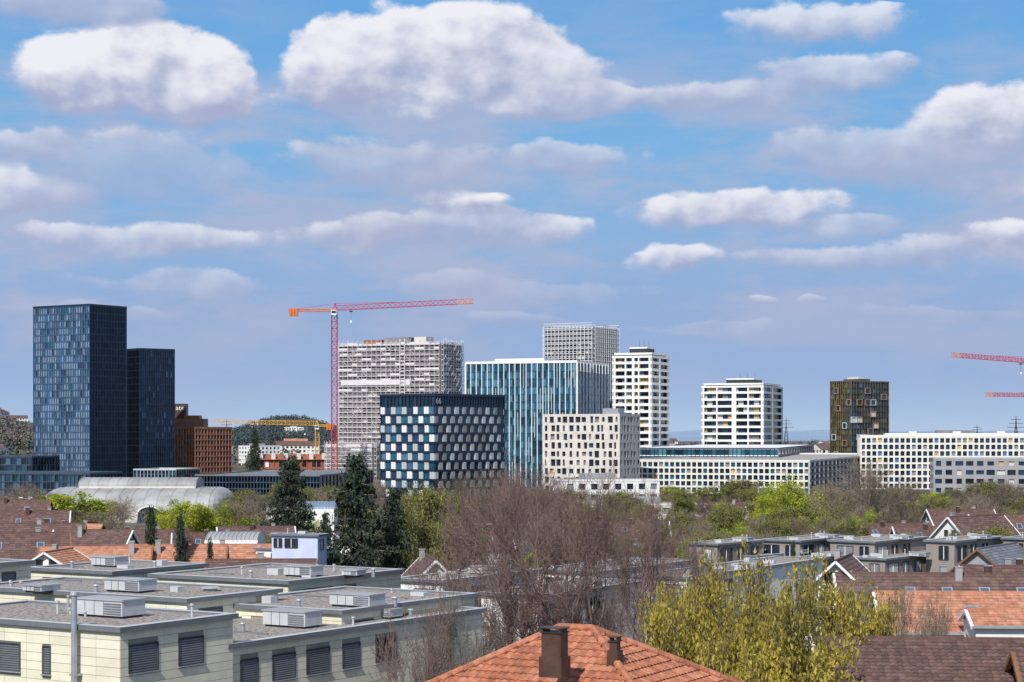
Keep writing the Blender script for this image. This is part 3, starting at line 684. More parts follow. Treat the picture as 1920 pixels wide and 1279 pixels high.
blocks=[
 (385,640,890,1150,12.2,[(655,1139,2.8,1.5,0.7)],[(560,1140,0.12,0.5),(740,1135,0.15,0.5)],[(1.0,3.0),(5.0,6.6)]),
 (-60,350,522,1128,12.8,[(228,1111,2.7,1.5,0.7),(60,1112,1.5,1.5,0.4)],[(180,1112,0.12,0.5),(395,1108,0.4,0.25)],[(1.0,3.0)]),
 (285,540,752,1094,12.8,[(557,1082,2.2,1.3,0.65),(655,1082,1.2,1,0.4)],[(470,1084,0.12,0.5),(700,1080,0.12,0.5)],[(1.5,4.5),(5.5,7.0)]),
 (55,210,384,1076,12.8,[(193,1063,2.2,1.3,0.65)],[(135,1066,0.12,0.5),(290,1066,0.12,0.5)],[(1.5,4.5),(6.5,8.0)]),
 (-120,-30,58,1062,13.6,[],[],[(1.5,2.7)]),
 (-80,20,110,1118,12.4,[],[],[(1.5,2.7)]),
]
for (l,c_,r,yc,zz,sk,pp,wn) in blocks:
    mb,ii=flat("x",l,c_,r,yc,zz,FA,row(zz,[(2,3.4),(5,6.4)],0.7,1.3),row(zz,wn,0.55,1.3),sky=sk,pipes=pp)
    mb.build("flat_roof_apartment_building",(ii[0][0],ii[0][1],0))
for (l,c_,r,yc,zz,m) in [(740,830,1010,1092,11.0,"white_render"),(900,1010,1210,1120,10.2,"white_render"),(1190,1290,1545,1085,9.5,"white_render"),(1000,1120,1300,1075,9.5,"white_render"),(1240,1330,1420,1150,8.5,"white_render")]:
    mb,ii=flat("x",l,c_,r,yc,zz,FA,row(zz,[(0.8,2.6),(3.6,5.4)],0.6,1.6),row(zz,[(0.8,3.0),(4,6),(7,9)],0.6,1.6)+row(zz,[(0.8,3.0),(4,6),(7,9)],3.6,1.6),sky=[((c_+r)/2-20,yc-14,2.2,1.3,0.6)],pipes=[(c_+30,yc-10,0.12,0.6)],wallm=m)
    mb.build("flat_roof_terrace_house",(ii[0][0],ii[0][1],0))
for (l,c_,r,yc,zz) in [(1290,1345,1430,1022,9.6),(1430,1500,1600,1016,9.6),(1555,1640,1738,1018,9.6),(1735,1790,1880,1017,9.8),(1360,1420,1560,1045,8.0),(1600,1660,1780,1050,8.0),(1880,1930,2000,1012,9.8),(1480,1520,1590,1050,8.2)]:
    mb,ii=flat("x",l,c_,r,yc,zz,38,row(zz,[(0.8,1.9),(2.8,4.8)],0.5,1.5),row(zz,[(0.8,3.2),(4.4,5.8),(7.5,9)],0.5,1.6),wallm="taupe_render",sky=[((c_+r)/2,yc-5,2.0,1.3,0.5)])
    mb.build("terraced_apartment_house",(ii[0][0],ii[0][1],0))
mb,ii=flat("x",508,596,614,1005,10.4,20,row(10.4,[(2.6,4.2),(4.6,5.6)],0.4,1.0),row(10.4,[(0.6,1.6)],0.5,1.1),wallm="lavender_render",clutter=2); mb.build("modern_penthouse_building",(ii[0][0],ii[0][1],0))
mb,ii=flat("x",478,606,640,1032,8.2,18,row(8.2,[(0.6,2.2),(3.2,4.6),(5.6,6.8)],0.5,1.3),row(8.2,[(0.6,2.2)],0.5,1.3),wallm="white_render"); mb.build("flat_roof_terrace_house",(ii[0][0],ii[0][1],0))
# ---------------------------------------------------------------- pitched-roof houses
houseP("dark_roof_house",70,982,262,12,8,8,3.0,"taupe_render",TD,chim=2,skyl=2,dorm=1)
houseP("dark_roof_house",30,1000,235,12,8,15,2.8,"offwhite_concrete",TD,chim=1,skyl=2)
houseP("dark_roof_house",175,994,255,10,8,-8,2.8,"white_render",TD,chim=1)
houseP("orange_roof_row_house",180,1026,222,12,8,6,2.4,"offwhite_concrete",TO,chim=2,skyl=1)
houseP("orange_roof_row_house",330,1022,225,11,8,6,2.4,"offwhite_concrete",TO,chim=2)
houseP("orange_roof_row_house",440,1022,232,9,8,6,2.4,"offwhite_concrete",TO,chim=1)
houseP("orange_roof_row_house",110,1032,215,7,8,80,2.4,"white_render",TO,chim=1)
houseP("dark_roof_house",490,1050,190,10,7,4,2.2,"brown_stone",TD,chim=1)
houseP("white_gable_house",805,1045,190,9,7,100,3.5,"white_render",TD,chim=1)
houseP("white_gable_house",1582,1046,170,9,5.5,72,2.6,"white_render",TD,chim=1)
houseP("white_gable_house",1830,968,300,12,9,35,4.0,"white_render",TD,chim=1)
houseP("dark_roof_house",1900,965,320,14,9,0,3.6,"white_render",TD,chim=2,skyl=1)
houseP("grey_gable_barn",1870,1024,215,13,9,58,3.6,"grey_render",["metal_roof_dark","metal_roof_dark","blind_grey"],chim=0)
houseP("brown_roof_row_house",1760,1076,165,17,8,-3,2.8,"white_render",TD,chim=3,skyl=5)
houseP("brown_roof_row_house",1950,1062,180,14,8,-3,2.8,"white_render",TD,chim=2,skyl=2)
houseP("red_brick_house",1385,942,430,12,8,5,1.5,"brick_red",TD,chim=1)
houseP("red_brick_house",1440,950,420,9,8,5,2.0,"white_render",TD,chim=1)
house("orange_roof_house",X(1800,128),128,10.5,8.5,-4,Z(1168,128),Z(1112,128),"white_render",TO,rowh=0.35,colw=0.3,wave=0.025,chim=0,skyl=1)
house("orange_roof_house",X(1866,121),121,3.2,4.6,-4,Z(1166,121),Z(1144,121),"white_render",TO,rowh=0.35,colw=0.3,wave=0.025,chim=0,over=0.25)
house("dark_roof_house",X(1790,82),84,10.5,8.5,-6,Z(1275,82),Z(1200,84),"white_render",TD,rowh=0.33,colw=0.28,wave=0.04,chim=0)
house("dark_roof_house",X(1985,84),79,5.5,6,-6,Z(1290,80),Z(1220,80),"offwhite_concrete",TD,rowh=0.33,colw=0.28,wave=0.04,chim=0)
hv=[]
for (w_,d_,wl,tl) in ((12,9,"white_render",TD),(10,8,"offwhite_concrete",TO),(15,9,"taupe_render",TD),(11,8,"white_render",TD)):
    o=house("pitched_roof_house",0,0,w_,d_,0,5.6,8.8,wl,tl,chim=2,skyl=2); hv.append(o.data); bpy.data.objects.remove(o)
for (px,D,rot,hh,v) in [(60,330,10,1,0),(130,300,-8,0.9,1),(20,385,5,1,2),(250,300,5,.8,2),(395,300,8,.75,3),(480,320,10,0.75,0),(640,300,80,.8,3),(880,300,10,.8,0),(1190,330,0,.8,3),(1660,330,10,.75,2),(1740,320,0,.75,3),(1800,360,5,.9,0)]:
    o=bpy.data.objects.new("pitched_roof_house",hv[v]); o.location=(X(px,D),D,0); o.rotation_euler=(0,0,rad(rot)); o.scale=(1,1,hh); scene.collection.objects.link(o)
def hip():
    mb=MB(); D=62; zr=Z(1183,D); ax=X(1112,D)
    rot=rad(-28); c,s=math.cos(rot),math.sin(rot); drop=3.4; half=6.2; ridge=1.2
    def P(x,y,z): return (ax+x*c-y*s,D+x*s+y*c,z)
    ze=zr-drop
    E=[P(-half-ridge,-half,ze),P(half,-half,ze),P(half,half,ze),P(-half-ridge,half,ze)]
    R0=P(-ridge,0,zr);R1=P(0,0,zr)
    kw=dict(rowh=0.36,colw=0.25,mats=TR,wave=0.045,lift=0.05)
    slope(mb,E[0],E[1],R1,R0,**kw); slope(mb,E[1],E[2],R1,R1,**kw); slope(mb,E[2],E[3],R0,R1,**kw); slope(mb,E[3],E[0],R0,R0,**kw)
    def ridgecaps(a,b):
        a=Vector(a);b=Vector(b);L=(b-a).length;n=int(L/0.38)
        for k in range(n):
            p=a.lerp(b,k/n);q=a.lerp(b,(k+1)/n); mb.cyl(p+Vector((0,0,0.06)),q+Vector((0,0,0.1)),0.14,0.11,rng.choice(TR),8)
    for e,r in ((E[0],R0),(E[1],R1),(E[2],R1),(E[3],R0),(R0,R1)): ridgecaps(e,r)
    fr=((P(-half-ridge+0.6,-half+0.6,0)[0],P(-half-ridge+0.6,-half+0.6,0)[1]),(c,s),(s,-c))
    mb.fbox(fr,0,2*half+ridge-1.2,0,ze+0.2,-2*half+1.2,0,"white_render")
    for k in range(4):
        E2=E[(k+1)%4]; mb.beam(Vector(E[k])-Vector((0,0,0.08)),Vector(E2)-Vector((0,0,0.08)),0.16,"zinc")
    def ch(px,ytop,ybot,Dc,w,d,m):
        x=X(px,Dc); f=((x-w/2*c,Dc-w/2*s),(c,s),(s,-c)); zt=Z(ytop,Dc);zb=Z(ybot,Dc)
        mb.fbox(f,0,w,zb-0.5,zt,-d/2,d/2,m)
        mb.fbox(f,-0.04,w+0.04,zt,zt+0.04,-d/2-0.04,d/2+0.04,"dark_frame")
        mb.fbox(f,-0.06,w+0.06,zb-0.5,zb+0.12,-d/2-0.06,d/2+0.06,"chimney_copper")
        for q in (0,0.9): mb.fbox(f,w*q,w*q+0.05,zt+0.04,zt+0.14,-d/2,d/2,m)
        mb.fbox(f,-0.05,w+0.05,zt+0.14,zt+0.17,-d/2-0.05,d/2+0.05,"chimney_copper")
    ch(1040,1186,1238,58.5,0.66,0.5,"chimney_copper")
    ch(1153,1203,1226,60.0,0.26,0.26,"chimney_copper")
    mb.build("red_tile_hip_roof_house",(ax,D,0))
hip()
# ---------------------------------------------------------------- background town
def terrain(x,y):
    u=x/y*F+960
    def bump(c,w,D,s,h): return h*math.exp(-((u-c)/w)**2)*(1/(1+math.exp(-(y-D)/s)))
    h=bump(-60,190,1500,150,35)+bump(540,120,2500,150,42)+bump(1750,300,3000,250,10)
    return h
def town():
    r=random.Random(5)
    variants=[]
    for v in range(7):
        mb=MB(); w=r.uniform(14,34);d=r.uniform(11,16);nf=r.randint(3,5);h=nf*2.9
        wall=["white_render","cream_grid","grey_render","white_render","taupe_render","offwhite_concrete","white_render"][v]
        for fr,L in (((( -w/2,-d/2),(1,0),(0,-1)),w),(((w/2,-d/2),(0,1),(1,0)),d),(((w/2,d/2),(-1,0),(0,1)),w),(((-w/2,d/2),(0,-1),(-1,0)),d)):
            facade(mb,fr,L,0,h,nf,int(L/3),1.5,1.3,0.3,wall,wall,{"glass_dark":5,"blind_white":1,"blind_grey":2},sproud=-0.01)
        mb.fbox(((-w/2,-d/2),(1,0),(0,-1)),0.4,w-0.4,0,h,-d+0.4,-0.4,wall)
        if v%2==0:
            mb.fbox(((-w/2,-d/2),(1,0),(0,-1)),-0.1,w+0.1,h,h+0.5,-d-0.1,0.1,wall,"gravel")
            mb.fbox(((-w/4,-d/4),(1,0),(0,-1)),0,w/3,h+0.5,h+2,-d/2,0,"metal_roof")
        else:
            t=TD if v!=3 else TO
            slope(mb,(-w/2-.5,-d/2-.5,h),(w/2+.5,-d/2-.5,h),(w/2+.5,0,h+3.5),(-w/2-.5,0,h+3.5),1.2,2.5,t)
            slope(mb,(w/2+.5,d/2+.5,h),(-w/2-.5,d/2+.5,h),(-w/2-.5,0,h+3.5),(w/2+.5,0,h+3.5),1.2,2.5,t)
            for x in (-w/2,w/2): mb.poly([(x,-d/2,h),(x,d/2,h),(x,0,h+3.4)],wall)
        o=mb.build("apartment_block",(0,0,0)); variants.append(o.data); bpy.data.objects.remove(o)
    for k in range(150):
        D=r.choice([r.uniform(1080,1500),r.uniform(1200,2600),r.uniform(1900,3000)])
        px=r.uniform(-150,2080)
        if 450<px<640 and D<1300: continue
        o=bpy.data.objects.new("apartment_block",r.choice(variants)); o.location=(X(px,D),D,terrain(X(px,D),D)-1); o.rotation_euler=(0,0,rad(r.choice([-15,20,75,10,40])))
        scene.collection.objects.link(o)
    for (px,D,rot,v) in [(1135,520,12,0),(1215,500,12,6)]:
        o=bpy.data.objects.new("apartment_block",variants[v]); o.location=(X(px,D),D,-5.0); o.rotation_euler=(0,0,rad(rot)); scene.collection.objects.link(o)
    mb=MB(); D=1000; fr=((X(478,D),D),(1,0),(0,-1)); L=X(620,D)-X(478,D)
    facade(mb,fr,L,0,Z(862,D),2,16,0.5,1.2,0.4,"brick_red","brick_red",{"glass_dark":2,"white_panel":1,"brick_red":2})
    mb.fbox(fr,0.5,L-0.5,0,Z(862,D),-20,-0.5,"brick_red"); slope(mb,(X(478,D),D-1,Z(862,D)),(X(620,D),D-1,Z(862,D)),(X(620,D),D+10,Z(852,D)),(X(478,D),D+10,Z(852,D)),1,2,["brick_red","tile_b"])
    for k in range(6): mb.fbox(fr,L*(k+.3)/6,L*(k+.3)/6+2.2,Z(862,D),Z(850,D),-3,0.3,"offwhite_concrete")
    mb.build("red_industrial_hall")
# ---------------------------------------------------------------- ground, terrain
def ground():
    mb=MB(); R=30000
    mb.poly([(-R,-2000,0),(R,-2000,0),(R,R,0),(-R,R,0)],"ground_grass"); mb.build("ground",(0,0,0))
    mb=MB(); N=90;M=50
    vs=[]
    for j in range(M):
        y=1150+j*70
        for i in range(N):
            u=-500+i*2900/(N-1); x=(u-960)/F*y
            vs.append((x,y,terrain(x,y)+0.3+0.4*math.sin(x*0.03)+0.3*math.sin(y*0.02) if terrain(x,y)>0.6 else -0.6))
    mb.v=vs
    for j in range(M-1):
        for i in range(N-1):
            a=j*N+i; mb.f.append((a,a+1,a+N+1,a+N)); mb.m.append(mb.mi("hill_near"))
    mb.build("hill_terrain",(0,1150,0))
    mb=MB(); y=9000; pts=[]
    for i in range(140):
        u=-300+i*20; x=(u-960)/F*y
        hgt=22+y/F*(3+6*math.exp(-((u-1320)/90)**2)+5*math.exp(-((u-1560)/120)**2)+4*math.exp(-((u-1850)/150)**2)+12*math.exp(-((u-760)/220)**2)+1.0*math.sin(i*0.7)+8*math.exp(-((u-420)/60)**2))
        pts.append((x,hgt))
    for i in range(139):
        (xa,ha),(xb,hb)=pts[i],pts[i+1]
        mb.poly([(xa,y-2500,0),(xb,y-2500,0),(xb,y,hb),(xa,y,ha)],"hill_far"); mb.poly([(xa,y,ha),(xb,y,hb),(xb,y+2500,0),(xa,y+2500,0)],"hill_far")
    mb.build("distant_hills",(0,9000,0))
    mb=MB(); fr=((-120,350),(1,0),(0,-1))
    mb.fbox(fr,0,240,-0.1,0.004,-3.5,3.5,"asphalt")
    for sgn in (-1,1):
        a,b=(3.5,5.5) if sgn>0 else (-5.5,-3.5); mb.fbox(fr,0,240,-0.1,0.13,a,b,"kerb")
    for k in range(40): mb.fbox(fr,k*6,k*6+3,0.0,0.008,-0.07,0.07,"road_paint")
    mb.build("road",(-120,350,0))
ground(); town()
# ---------------------------------------------------------------- trees
def np_mesh(name,V,Q,mi,mats):
    me=bpy.data.meshes.new(name); n=len(V); q=len(Q)
    me.vertices.add(n); me.vertices.foreach_set("co",V.astype(np.float32).ravel())
    me.loops.add(q*4); me.loops.foreach_set("vertex_index",Q.astype(np.int32).ravel())
    me.polygons.add(q); me.polygons.foreach_set("loop_start",np.arange(0,q*4,4,dtype=np.int32)); me.polygons.foreach_set("loop_total",np.full(q,4,dtype=np.int32))
    me.polygons.foreach_set("material_index",mi.astype(np.int32))
    for m in mats: me.materials.append(MATS[m])
    me.update(calc_edges=True); me.validate()
    return me
def grow(seed,maxl,trunk=0.22,spread=0.75,up=0.05,kids=(2,3),nsub=3,L0=0.30,ratio=0.74,r0=0.022,wig=0.13,side=0.8):
    r=random.Random(seed); segs=[];tips=[]
    st=[]
    def child(p,d,L,rr,l,ang):
        ax=Vector((r.gauss(0,1),r.gauss(0,1),r.gauss(0,1))).cross(d)
        if ax.length<1e-3: ax=Vector((1,0,0))
        ax.normalize(); nd=(d*math.cos(ang)+ax*math.sin(ang)); nd.z+=up; nd.normalize(); st.append((p.copy(),nd,L,rr,l))
    p=Vector((0,0,0)); d=Vector((0,0,1)); n=3; rr=r0
    a0=r.uniform(0,6.28); cnt=0
    def limb(p,L,rr,ang):
        nonlocal cnt
        a=a0+cnt*2.4+r.uniform(-.3,.3); cnt+=1
        st.append((p.copy(),Vector((math.cos(a)*math.sin(ang),math.sin(a)*math.sin(ang),math.cos(ang))),L,rr,1))
    for k in range(n):
        q=p+(d+Vector((r.gauss(0,.05),r.gauss(0,.05),0)))*trunk/n; segs.append((p,q,rr*1.15 if k==0 else rr,rr*0.93,0)); rr*=0.93;p=q
        if k>=1: limb(p,L0*0.85,rr*0.6,spread*r.uniform(0.95,1.25))
    for k in range(4): limb(p,L0,rr*0.72,spread*(0.15+0.25*k)*r.uniform(0.85,1.15))
    while st:
        p,d,L,rr,l=st.pop()
        rend=rr*0.62
        for k in range(nsub):
            d=(d+Vector((r.gauss(0,wig),r.gauss(0,wig),r.gauss(0,.09)+up*0.5))).normalized()
            q=p+d*L/nsub; ra=rr+(rend-rr)*k/nsub; rb=rr+(rend-rr)*(k+1)/nsub
            segs.append((p,q,ra,rb,l)); p=q
            if l<maxl and k<nsub-1 and r.random()<side:
                child(p,d,L*ratio*r.uniform(0.65,1.0),rb*0.6,l+1,r.uniform(0.5,1.05))
        if l<maxl:
            for k in range(r.choice(kids)): child(p,d,L*ratio*r.uniform(0.8,1.1),rend*0.85,l+1,r.uniform(0.2,0.65))
        else: tips.append(p.copy())
    return segs,tips
def tubes(segs,rmin):
    A=np.array([(*s[0],*s[1],s[2],s[3]) for s in segs]); p0=A[:,0:3];p1=A[:,3:6];r0=np.maximum(A[:,6],rmin);r1=np.maximum(A[:,7],rmin*0.8)
    d=p1-p0; d/=np.linalg.norm(d,axis=1,keepdims=True)+1e-9
    up=np.tile([0.3,0.5,0.81],(len(d),1)); x=np.cross(d,up); x/=np.linalg.norm(x,axis=1,keepdims=True)+1e-9; y=np.cross(d,x)
    V=[];k=3
    for j in range(k):
        t=2*math.pi*j/k; e=x*math.cos(t)+y*math.sin(t); V.append(p0+e*r0[:,None]); V.append(p1+e*r1[:,None])
    V=np.stack(V,1).reshape(-1,3); b=np.arange(len(d))*6
    Q=np.concatenate([np.stack([b+2*j,b+2*((j+1)%k),b+2*((j+1)%k)+1,b+2*j+1],1) for j in range(k)])
    return V,Q
def norm(V,pc=92):
    z1=np.percentile(V[:,2],99.3); V=V.copy()
    rr=np.percentile(np.hypot(V[:,0],V[:,1]),pc)
    V[:,2]/=z1; V[:,:2]/=(2*rr); return V
def leaves(C,size,rs,jit,per):
    n=len(C)*per; P=np.repeat(C,per,0)+rs.normal(0,jit,(n,3))
    a=rs.normal(0,1,(n,3)); a/=np.linalg.norm(a,axis=1,keepdims=True); b=np.cross(a,rs.normal(0,1,(n,3))); b/=np.linalg.norm(b,axis=1,keepdims=True)
    s=size*rs.uniform(0.6,1.4,(n,1)); a*=s; b*=s*0.6
    V=np.stack([P-a-b*0.3,P-b,P+a+b*0.3,P+b],1).reshape(-1,3); Q=np.arange(n*4).reshape(-1,4)
    return V,Q
def bare_mesh(seed,maxl,bark,rmin=0.0007,bark2=None,**k):
    segs,_=grow(seed,maxl,**k); V,Q=tubes(segs,rmin)
    lv=np.array([s[4] for s in segs]); mi=np.tile((lv>2).astype(int),3)
    return np_mesh("bare_tree",norm(V),Q,mi,[bark2 or bark,bark])
def leaf_mesh(seed,maxl,bark,lm,size=0.012,jit=0.02,per=6,frac=1.0,**k):
    segs,tips=grow(seed,maxl,**k); V,Q=tubes(segs,0.0012); rs=np.random.RandomState(seed)
    T=np.array([tuple(t) for t in tips]); T=T[rs.rand(len(T))<frac]
    LV,LQ=leaves(T,size,rs,jit,per)
    cl=(np.sin(T[:,0]*17+seed)+np.sin(T[:,1]*19)+np.sin(T[:,2]*23)); cl=np.repeat(cl,per)+rs.normal(0,0.9,len(T)*per)
    lmi=np.where(cl>0.9,3,np.where(cl<-0.5,2,1))
    VV=np.concatenate([V,LV]); QQ=np.concatenate([Q,LQ+len(V)]); mi=np.concatenate([np.zeros(len(Q)),lmi])
    return np_mesh("leafy_tree",norm(VV,94),QQ,mi,[bark]+lm)
def conifer_mesh(seed,nl=30,irr=0.25):
    r=random.Random(seed); rs=np.random.RandomState(seed); segs=[((0,0,0),(0,0,0.5),0.018,0.01,0),((0,0,0.5),(0,0,1.0),0.01,0.002,0)]; C=[]
    for k in range(nl):
        f=0.08+0.90*k/nl; R=0.5*(1-f)**0.8*(1+r.uniform(-irr,irr)) + 0.02
        for j in range(7):
            if r.random()<0.12: continue
            a=r.uniform(0,6.28); L=R*r.uniform(0.6,1.12)
            z=f+r.uniform(-.015,.015); e=Vector((math.cos(a)*L,math.sin(a)*L,z-0.10*L+r.uniform(-0.02,0.02)))
            b=Vector((0,0,z)); m=b.lerp(e,0.5)+Vector((0,0,-0.02*L)); segs.append((tuple(b),tuple(m),0.004,0.003,1)); segs.append((tuple(m),tuple(e),0.003,0.0015,1))
            n=int(6+36*L)
            for q in range(n):
                t=r.uniform(0.15,1.0); p=b.lerp(e,t); w=0.05*(1.15-t)
                C.append((p.x+r.gauss(0,w+.008),p.y+r.gauss(0,w+.008),p.z+r.gauss(0,0.010)-0.015*t))
    V,Q=tubes(segs,0.0005); C=np.array(C); per=5; LV,LQ=leaves(C,0.014,rs,0.009,per)
    cl=np.repeat(rs.normal(0,1,len(C)),per)+rs.normal(0,.5,len(C)*per); lmi=np.where(cl>0.8,2,np.where(cl<-0.6,3,1))
    VV=np.concatenate([V,LV]);QQ=np.concatenate([Q,LQ+len(V)]);mi=np.concatenate([np.zeros(len(Q)),lmi])
    return np_mesh("conifer_tree",norm(VV,97),QQ,mi,["bark_brown","needle_a","needle_b","needle_c"])
bigbare=bare_mesh(11,7,"bark_red",rmin=0.0008,bark2="bark_limb",spread=1.0,trunk=0.2,r0=0.030,kids=(2,2,3),side=0.62,ratio=0.75,L0=0.30,up=0.06,wig=0.17)
bigbare2=bare_mesh(14,7,"bark_red",rmin=0.0008,bark2="bark_limb",spread=0.95,trunk=0.2,r0=0.028,kids=(2,2,3),side=0.60,ratio=0.75,L0=0.30,up=0.06,wig=0.17)
bareA=bare_mesh(21,6,"bark_red",rmin=0.0012,spread=0.9,side=0.75); bareB=bare_mesh(22,6,"bark_brown",rmin=0.0013,spread=0.9,side=0.7); bareC=bare_mesh(23,6,"bark_pale",rmin=0.0014,spread=0.95,side=0.65)
LY=["leaf_y1","leaf_y2","leaf_y3"];LG=["leaf_g1","leaf_g2","leaf_g3"];LO=["leaf_o1","leaf_o2","leaf_o3"]
leafYa=leaf_mesh(31,6,"bark_brown",LY,size=0.0095,jit=0.020,per=9,trunk=0.14,spread=1.0,up=0.07,side=0.7)
leafYb=leaf_mesh(32,6,"bark_brown",LY,size=0.0095,jit=0.020,per=9,trunk=0.14,spread=1.0,up=0.07,side=0.7)
leafG=leaf_mesh(33,5,"bark_brown",LG,size=0.016,jit=0.03,per=14,trunk=0.12,spread=1.05)
leafG2=leaf_mesh(34,5,"bark_pale",LG,size=0.014,jit=0.028,per=9,trunk=0.15,spread=0.95)
leafO=leaf_mesh(35,5,"bark_brown",LO,size=0.015,jit=0.03,per=10,trunk=0.15,spread=0.9)
con=[conifer_mesh(41),conifer_mesh(42,irr=0.4),conifer_mesh(43,nl=24,irr=0.5)]
def tree(name,me,px,ytop,wpx,D,rot=None,z0=0):
    h=Z(ytop,D)-z0; w=wpx/F*D
    o=bpy.data.objects.new(name,me); o.location=(X(px,D),D,z0); o.scale=(w,w,h); o.rotation_euler=(0,0,rng.uniform(0,6.28) if rot is None else rad(rot)); scene.collection.objects.link(o)
T=tree
T("bare_tree",bigbare,960,903,350,131,10); T("bare_tree",bigbare2,1090,905,350,127,130); T("bare_tree",bigbare,1215,935,270,142,200); T("bare_tree",bareA,875,935,200,165)
T("bare_tree",bareA,800,1150,230,100); T("bare_tree",bareB,860,1120,160,110)
T("bare_tree",bareB,920,882,150,340); T("bare_tree",bareA,1000,890,150,330); T("bare_tree",bareB,865,893,130,350); T("bare_tree",bareA,950,890,130,300)
T("bare_tree",bareC,1622,868,180,370); T("bare_tree",bareC,1560,905,130,380); T("bare_tree",bareB,1690,905,130,390); T("bare_tree",bareC,1830,925,110,400); T("bare_tree",bareB,1895,905,110,420)
T("bare_tree",bareC,228,935,110,380); T("bare_tree",bareC,455,935,110,380); T("bare_tree",bareB,140,955,90,400)
T("bare_tree",bareC,1690,1098,160,118); T("bare_tree",bareC,1630,1080,150,140); T("bare_tree",bareC,1755,1115,110,116); T("bare_tree",bareB,1290,1020,150,160)
T("yellow_green_tree",leafYa,1315,1105,230,88); T("yellow_green_tree",leafYb,1440,1092,280,84); T("yellow_green_tree",leafYa,1560,1106,230,86,200); T("yellow_green_tree",leafYb,1500,1140,380,77,77); T("yellow_green_tree",leafYa,1260,1150,130,92,99); T("yellow_green_tree",leafYb,1385,1150,260,80,250)
T("spring_green_tree",leafG,120,930,185,410); T("spring_green_tree",leafG,70,945,110,405); T("spring_green_tree",leafG,350,946,125,360); T("spring_green_tree",leafG2,1475,904,150,385); T("spring_green_tree",leafG2,1525,928,120,380); T("spring_green_tree",leafG2,430,945,90,380); T("spring_green_tree",leafG2,315,965,90,350); T("spring_green_tree",leafG2,1440,930,90,375)
T("olive_green_tree",leafO,800,922,140,260); T("olive_green_tree",leafO,750,950,110,250); T("olive_green_tree",leafO,860,935,90,270); T("olive_green_tree",leafO,1170,925,100,420); T("olive_green_tree",leafO,1770,955,90,380); T("olive_green_tree",leafO,1490,955,130,360); T("olive_green_tree",leafO,835,985,120,215)
T("conifer_tree",con[0],545,862,115,330); T("conifer_tree",con[1],668,860,175,225); T("conifer_tree",con[2],735,920,115,235)
T("conifer_tree",con[0],283,956,50,225); T("conifer_tree",con[1],338,970,50,222); T("conifer_tree",con[0],394,1015,32,205); T("conifer_tree",con[2],1486,1020,40,200); T("conifer_tree",con[0],478,805,30,1000); T("conifer_tree",con[1],1800,975,40,370); T("conifer_tree",con[2],1410,970,40,380);T("conifer_tree",con[1],610,965,60,260)
r=random.Random(77)
pool=[("bare_tree",bareA),("bare_tree",bareB),("bare_tree",bareC),("olive_green_tree",leafO),("spring_green_tree",leafG2),("olive_green_tree",leafO),("bare_tree",bareC)]
for k in range(120):
    D=r.uniform(390,560); px=-20+1960*((k*0.618)%1); n,m=r.choice(pool); hh=r.uniform(5.5,8.5)
    if D>465 and 70<px<440: continue
    if D<470 and 100<px<430: hh=r.uniform(3,4.5)
    T(n,m,px,HY+(H-hh)*F/D,r.uniform(60,100),D)
for k in range(50):
    D=r.uniform(180,370); px=r.uniform(-20,1200); n,m=r.choice(pool); hh=r.uniform(4.5,7.5)
    T(n,m,px,HY+(H-hh)*F/D,r.uniform(45,80),D)
for k in range(60):
    D=r.uniform(262,370); px=1090+840*((k*0.618)%1); n,m=r.choice(pool[:6]); hh=r.uniform(6.0,8.5)
    if n=="spring_green_tree" and k%2: n,m=pool[2]
    T(n,m,px,HY+(H-hh)*F/D,r.uniform(70,110),D)
for k in range(12):
    D=r.uniform(95,150); px=r.uniform(750,1700); n,m=r.choice(pool[:3]); T(n,m,px,HY+(H-r.uniform(6,8))*F/D,r.uniform(110,170),D)
def mass():
    rs=np.random.RandomState(9); N=2800; C=[];R=[];K=[]
    rr=random.Random(8)
    while len(C)<N:
        zone=rr.random()
        if zone<0.22: px=rr.uniform(-40,90);D=rr.uniform(1400,1900)
        elif zone<0.5: px=rr.uniform(400,640);D=rr.uniform(2300,2900)
        else: px=rr.uniform(-60,1980);D=rr.uniform(1000,3000)
        x=X(px,D); h=rr.uniform(9,15); z=terrain(x,D)
        if zone>0.5 or zone<0.22: h*=0.8
        if zone>0.5 and 440<px<640 and D<1300: h*=0.5
        C.append((x,D,z+h*0.6)); R.append((h*0.42,h*0.5)); K.append(1 if (0.22<=zone<0.5) else rr.choice([0,1,1,2]) if zone>0.22 else rr.choice([0,0,1,0,2]))
    C=np.array(C);R=np.array(R);K=np.array(K); per=60; n=N*per
    d=rs.normal(0,1,(n,3)); d/=np.linalg.norm(d,axis=1,keepdims=True); d*=rs.uniform(0.5,1,(n,1))
    rx=np.repeat(R[:,0],per)[:,None];rz=np.repeat(R[:,1],per)[:,None]
    P=np.repeat(C,per,0)+d*np.concatenate([rx,rx,rz],1)
    a=rs.normal(0,1,(n,3));a/=np.linalg.norm(a,axis=1,keepdims=True);b=np.cross(a,rs.normal(0,1,(n,3)));b/=np.linalg.norm(b,axis=1,keepdims=True)
    s=rs.uniform(0.6,1.5,(n,1)); V=np.stack([P-a*s,P-b*s*.7,P+a*s,P+b*s*.7],1).reshape(-1,3)
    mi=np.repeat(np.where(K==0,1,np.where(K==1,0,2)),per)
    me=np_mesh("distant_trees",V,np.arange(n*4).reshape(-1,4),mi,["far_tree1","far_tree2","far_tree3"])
    o=bpy.data.objects.new("distant_trees",me); scene.collection.objects.link(o)
mass()
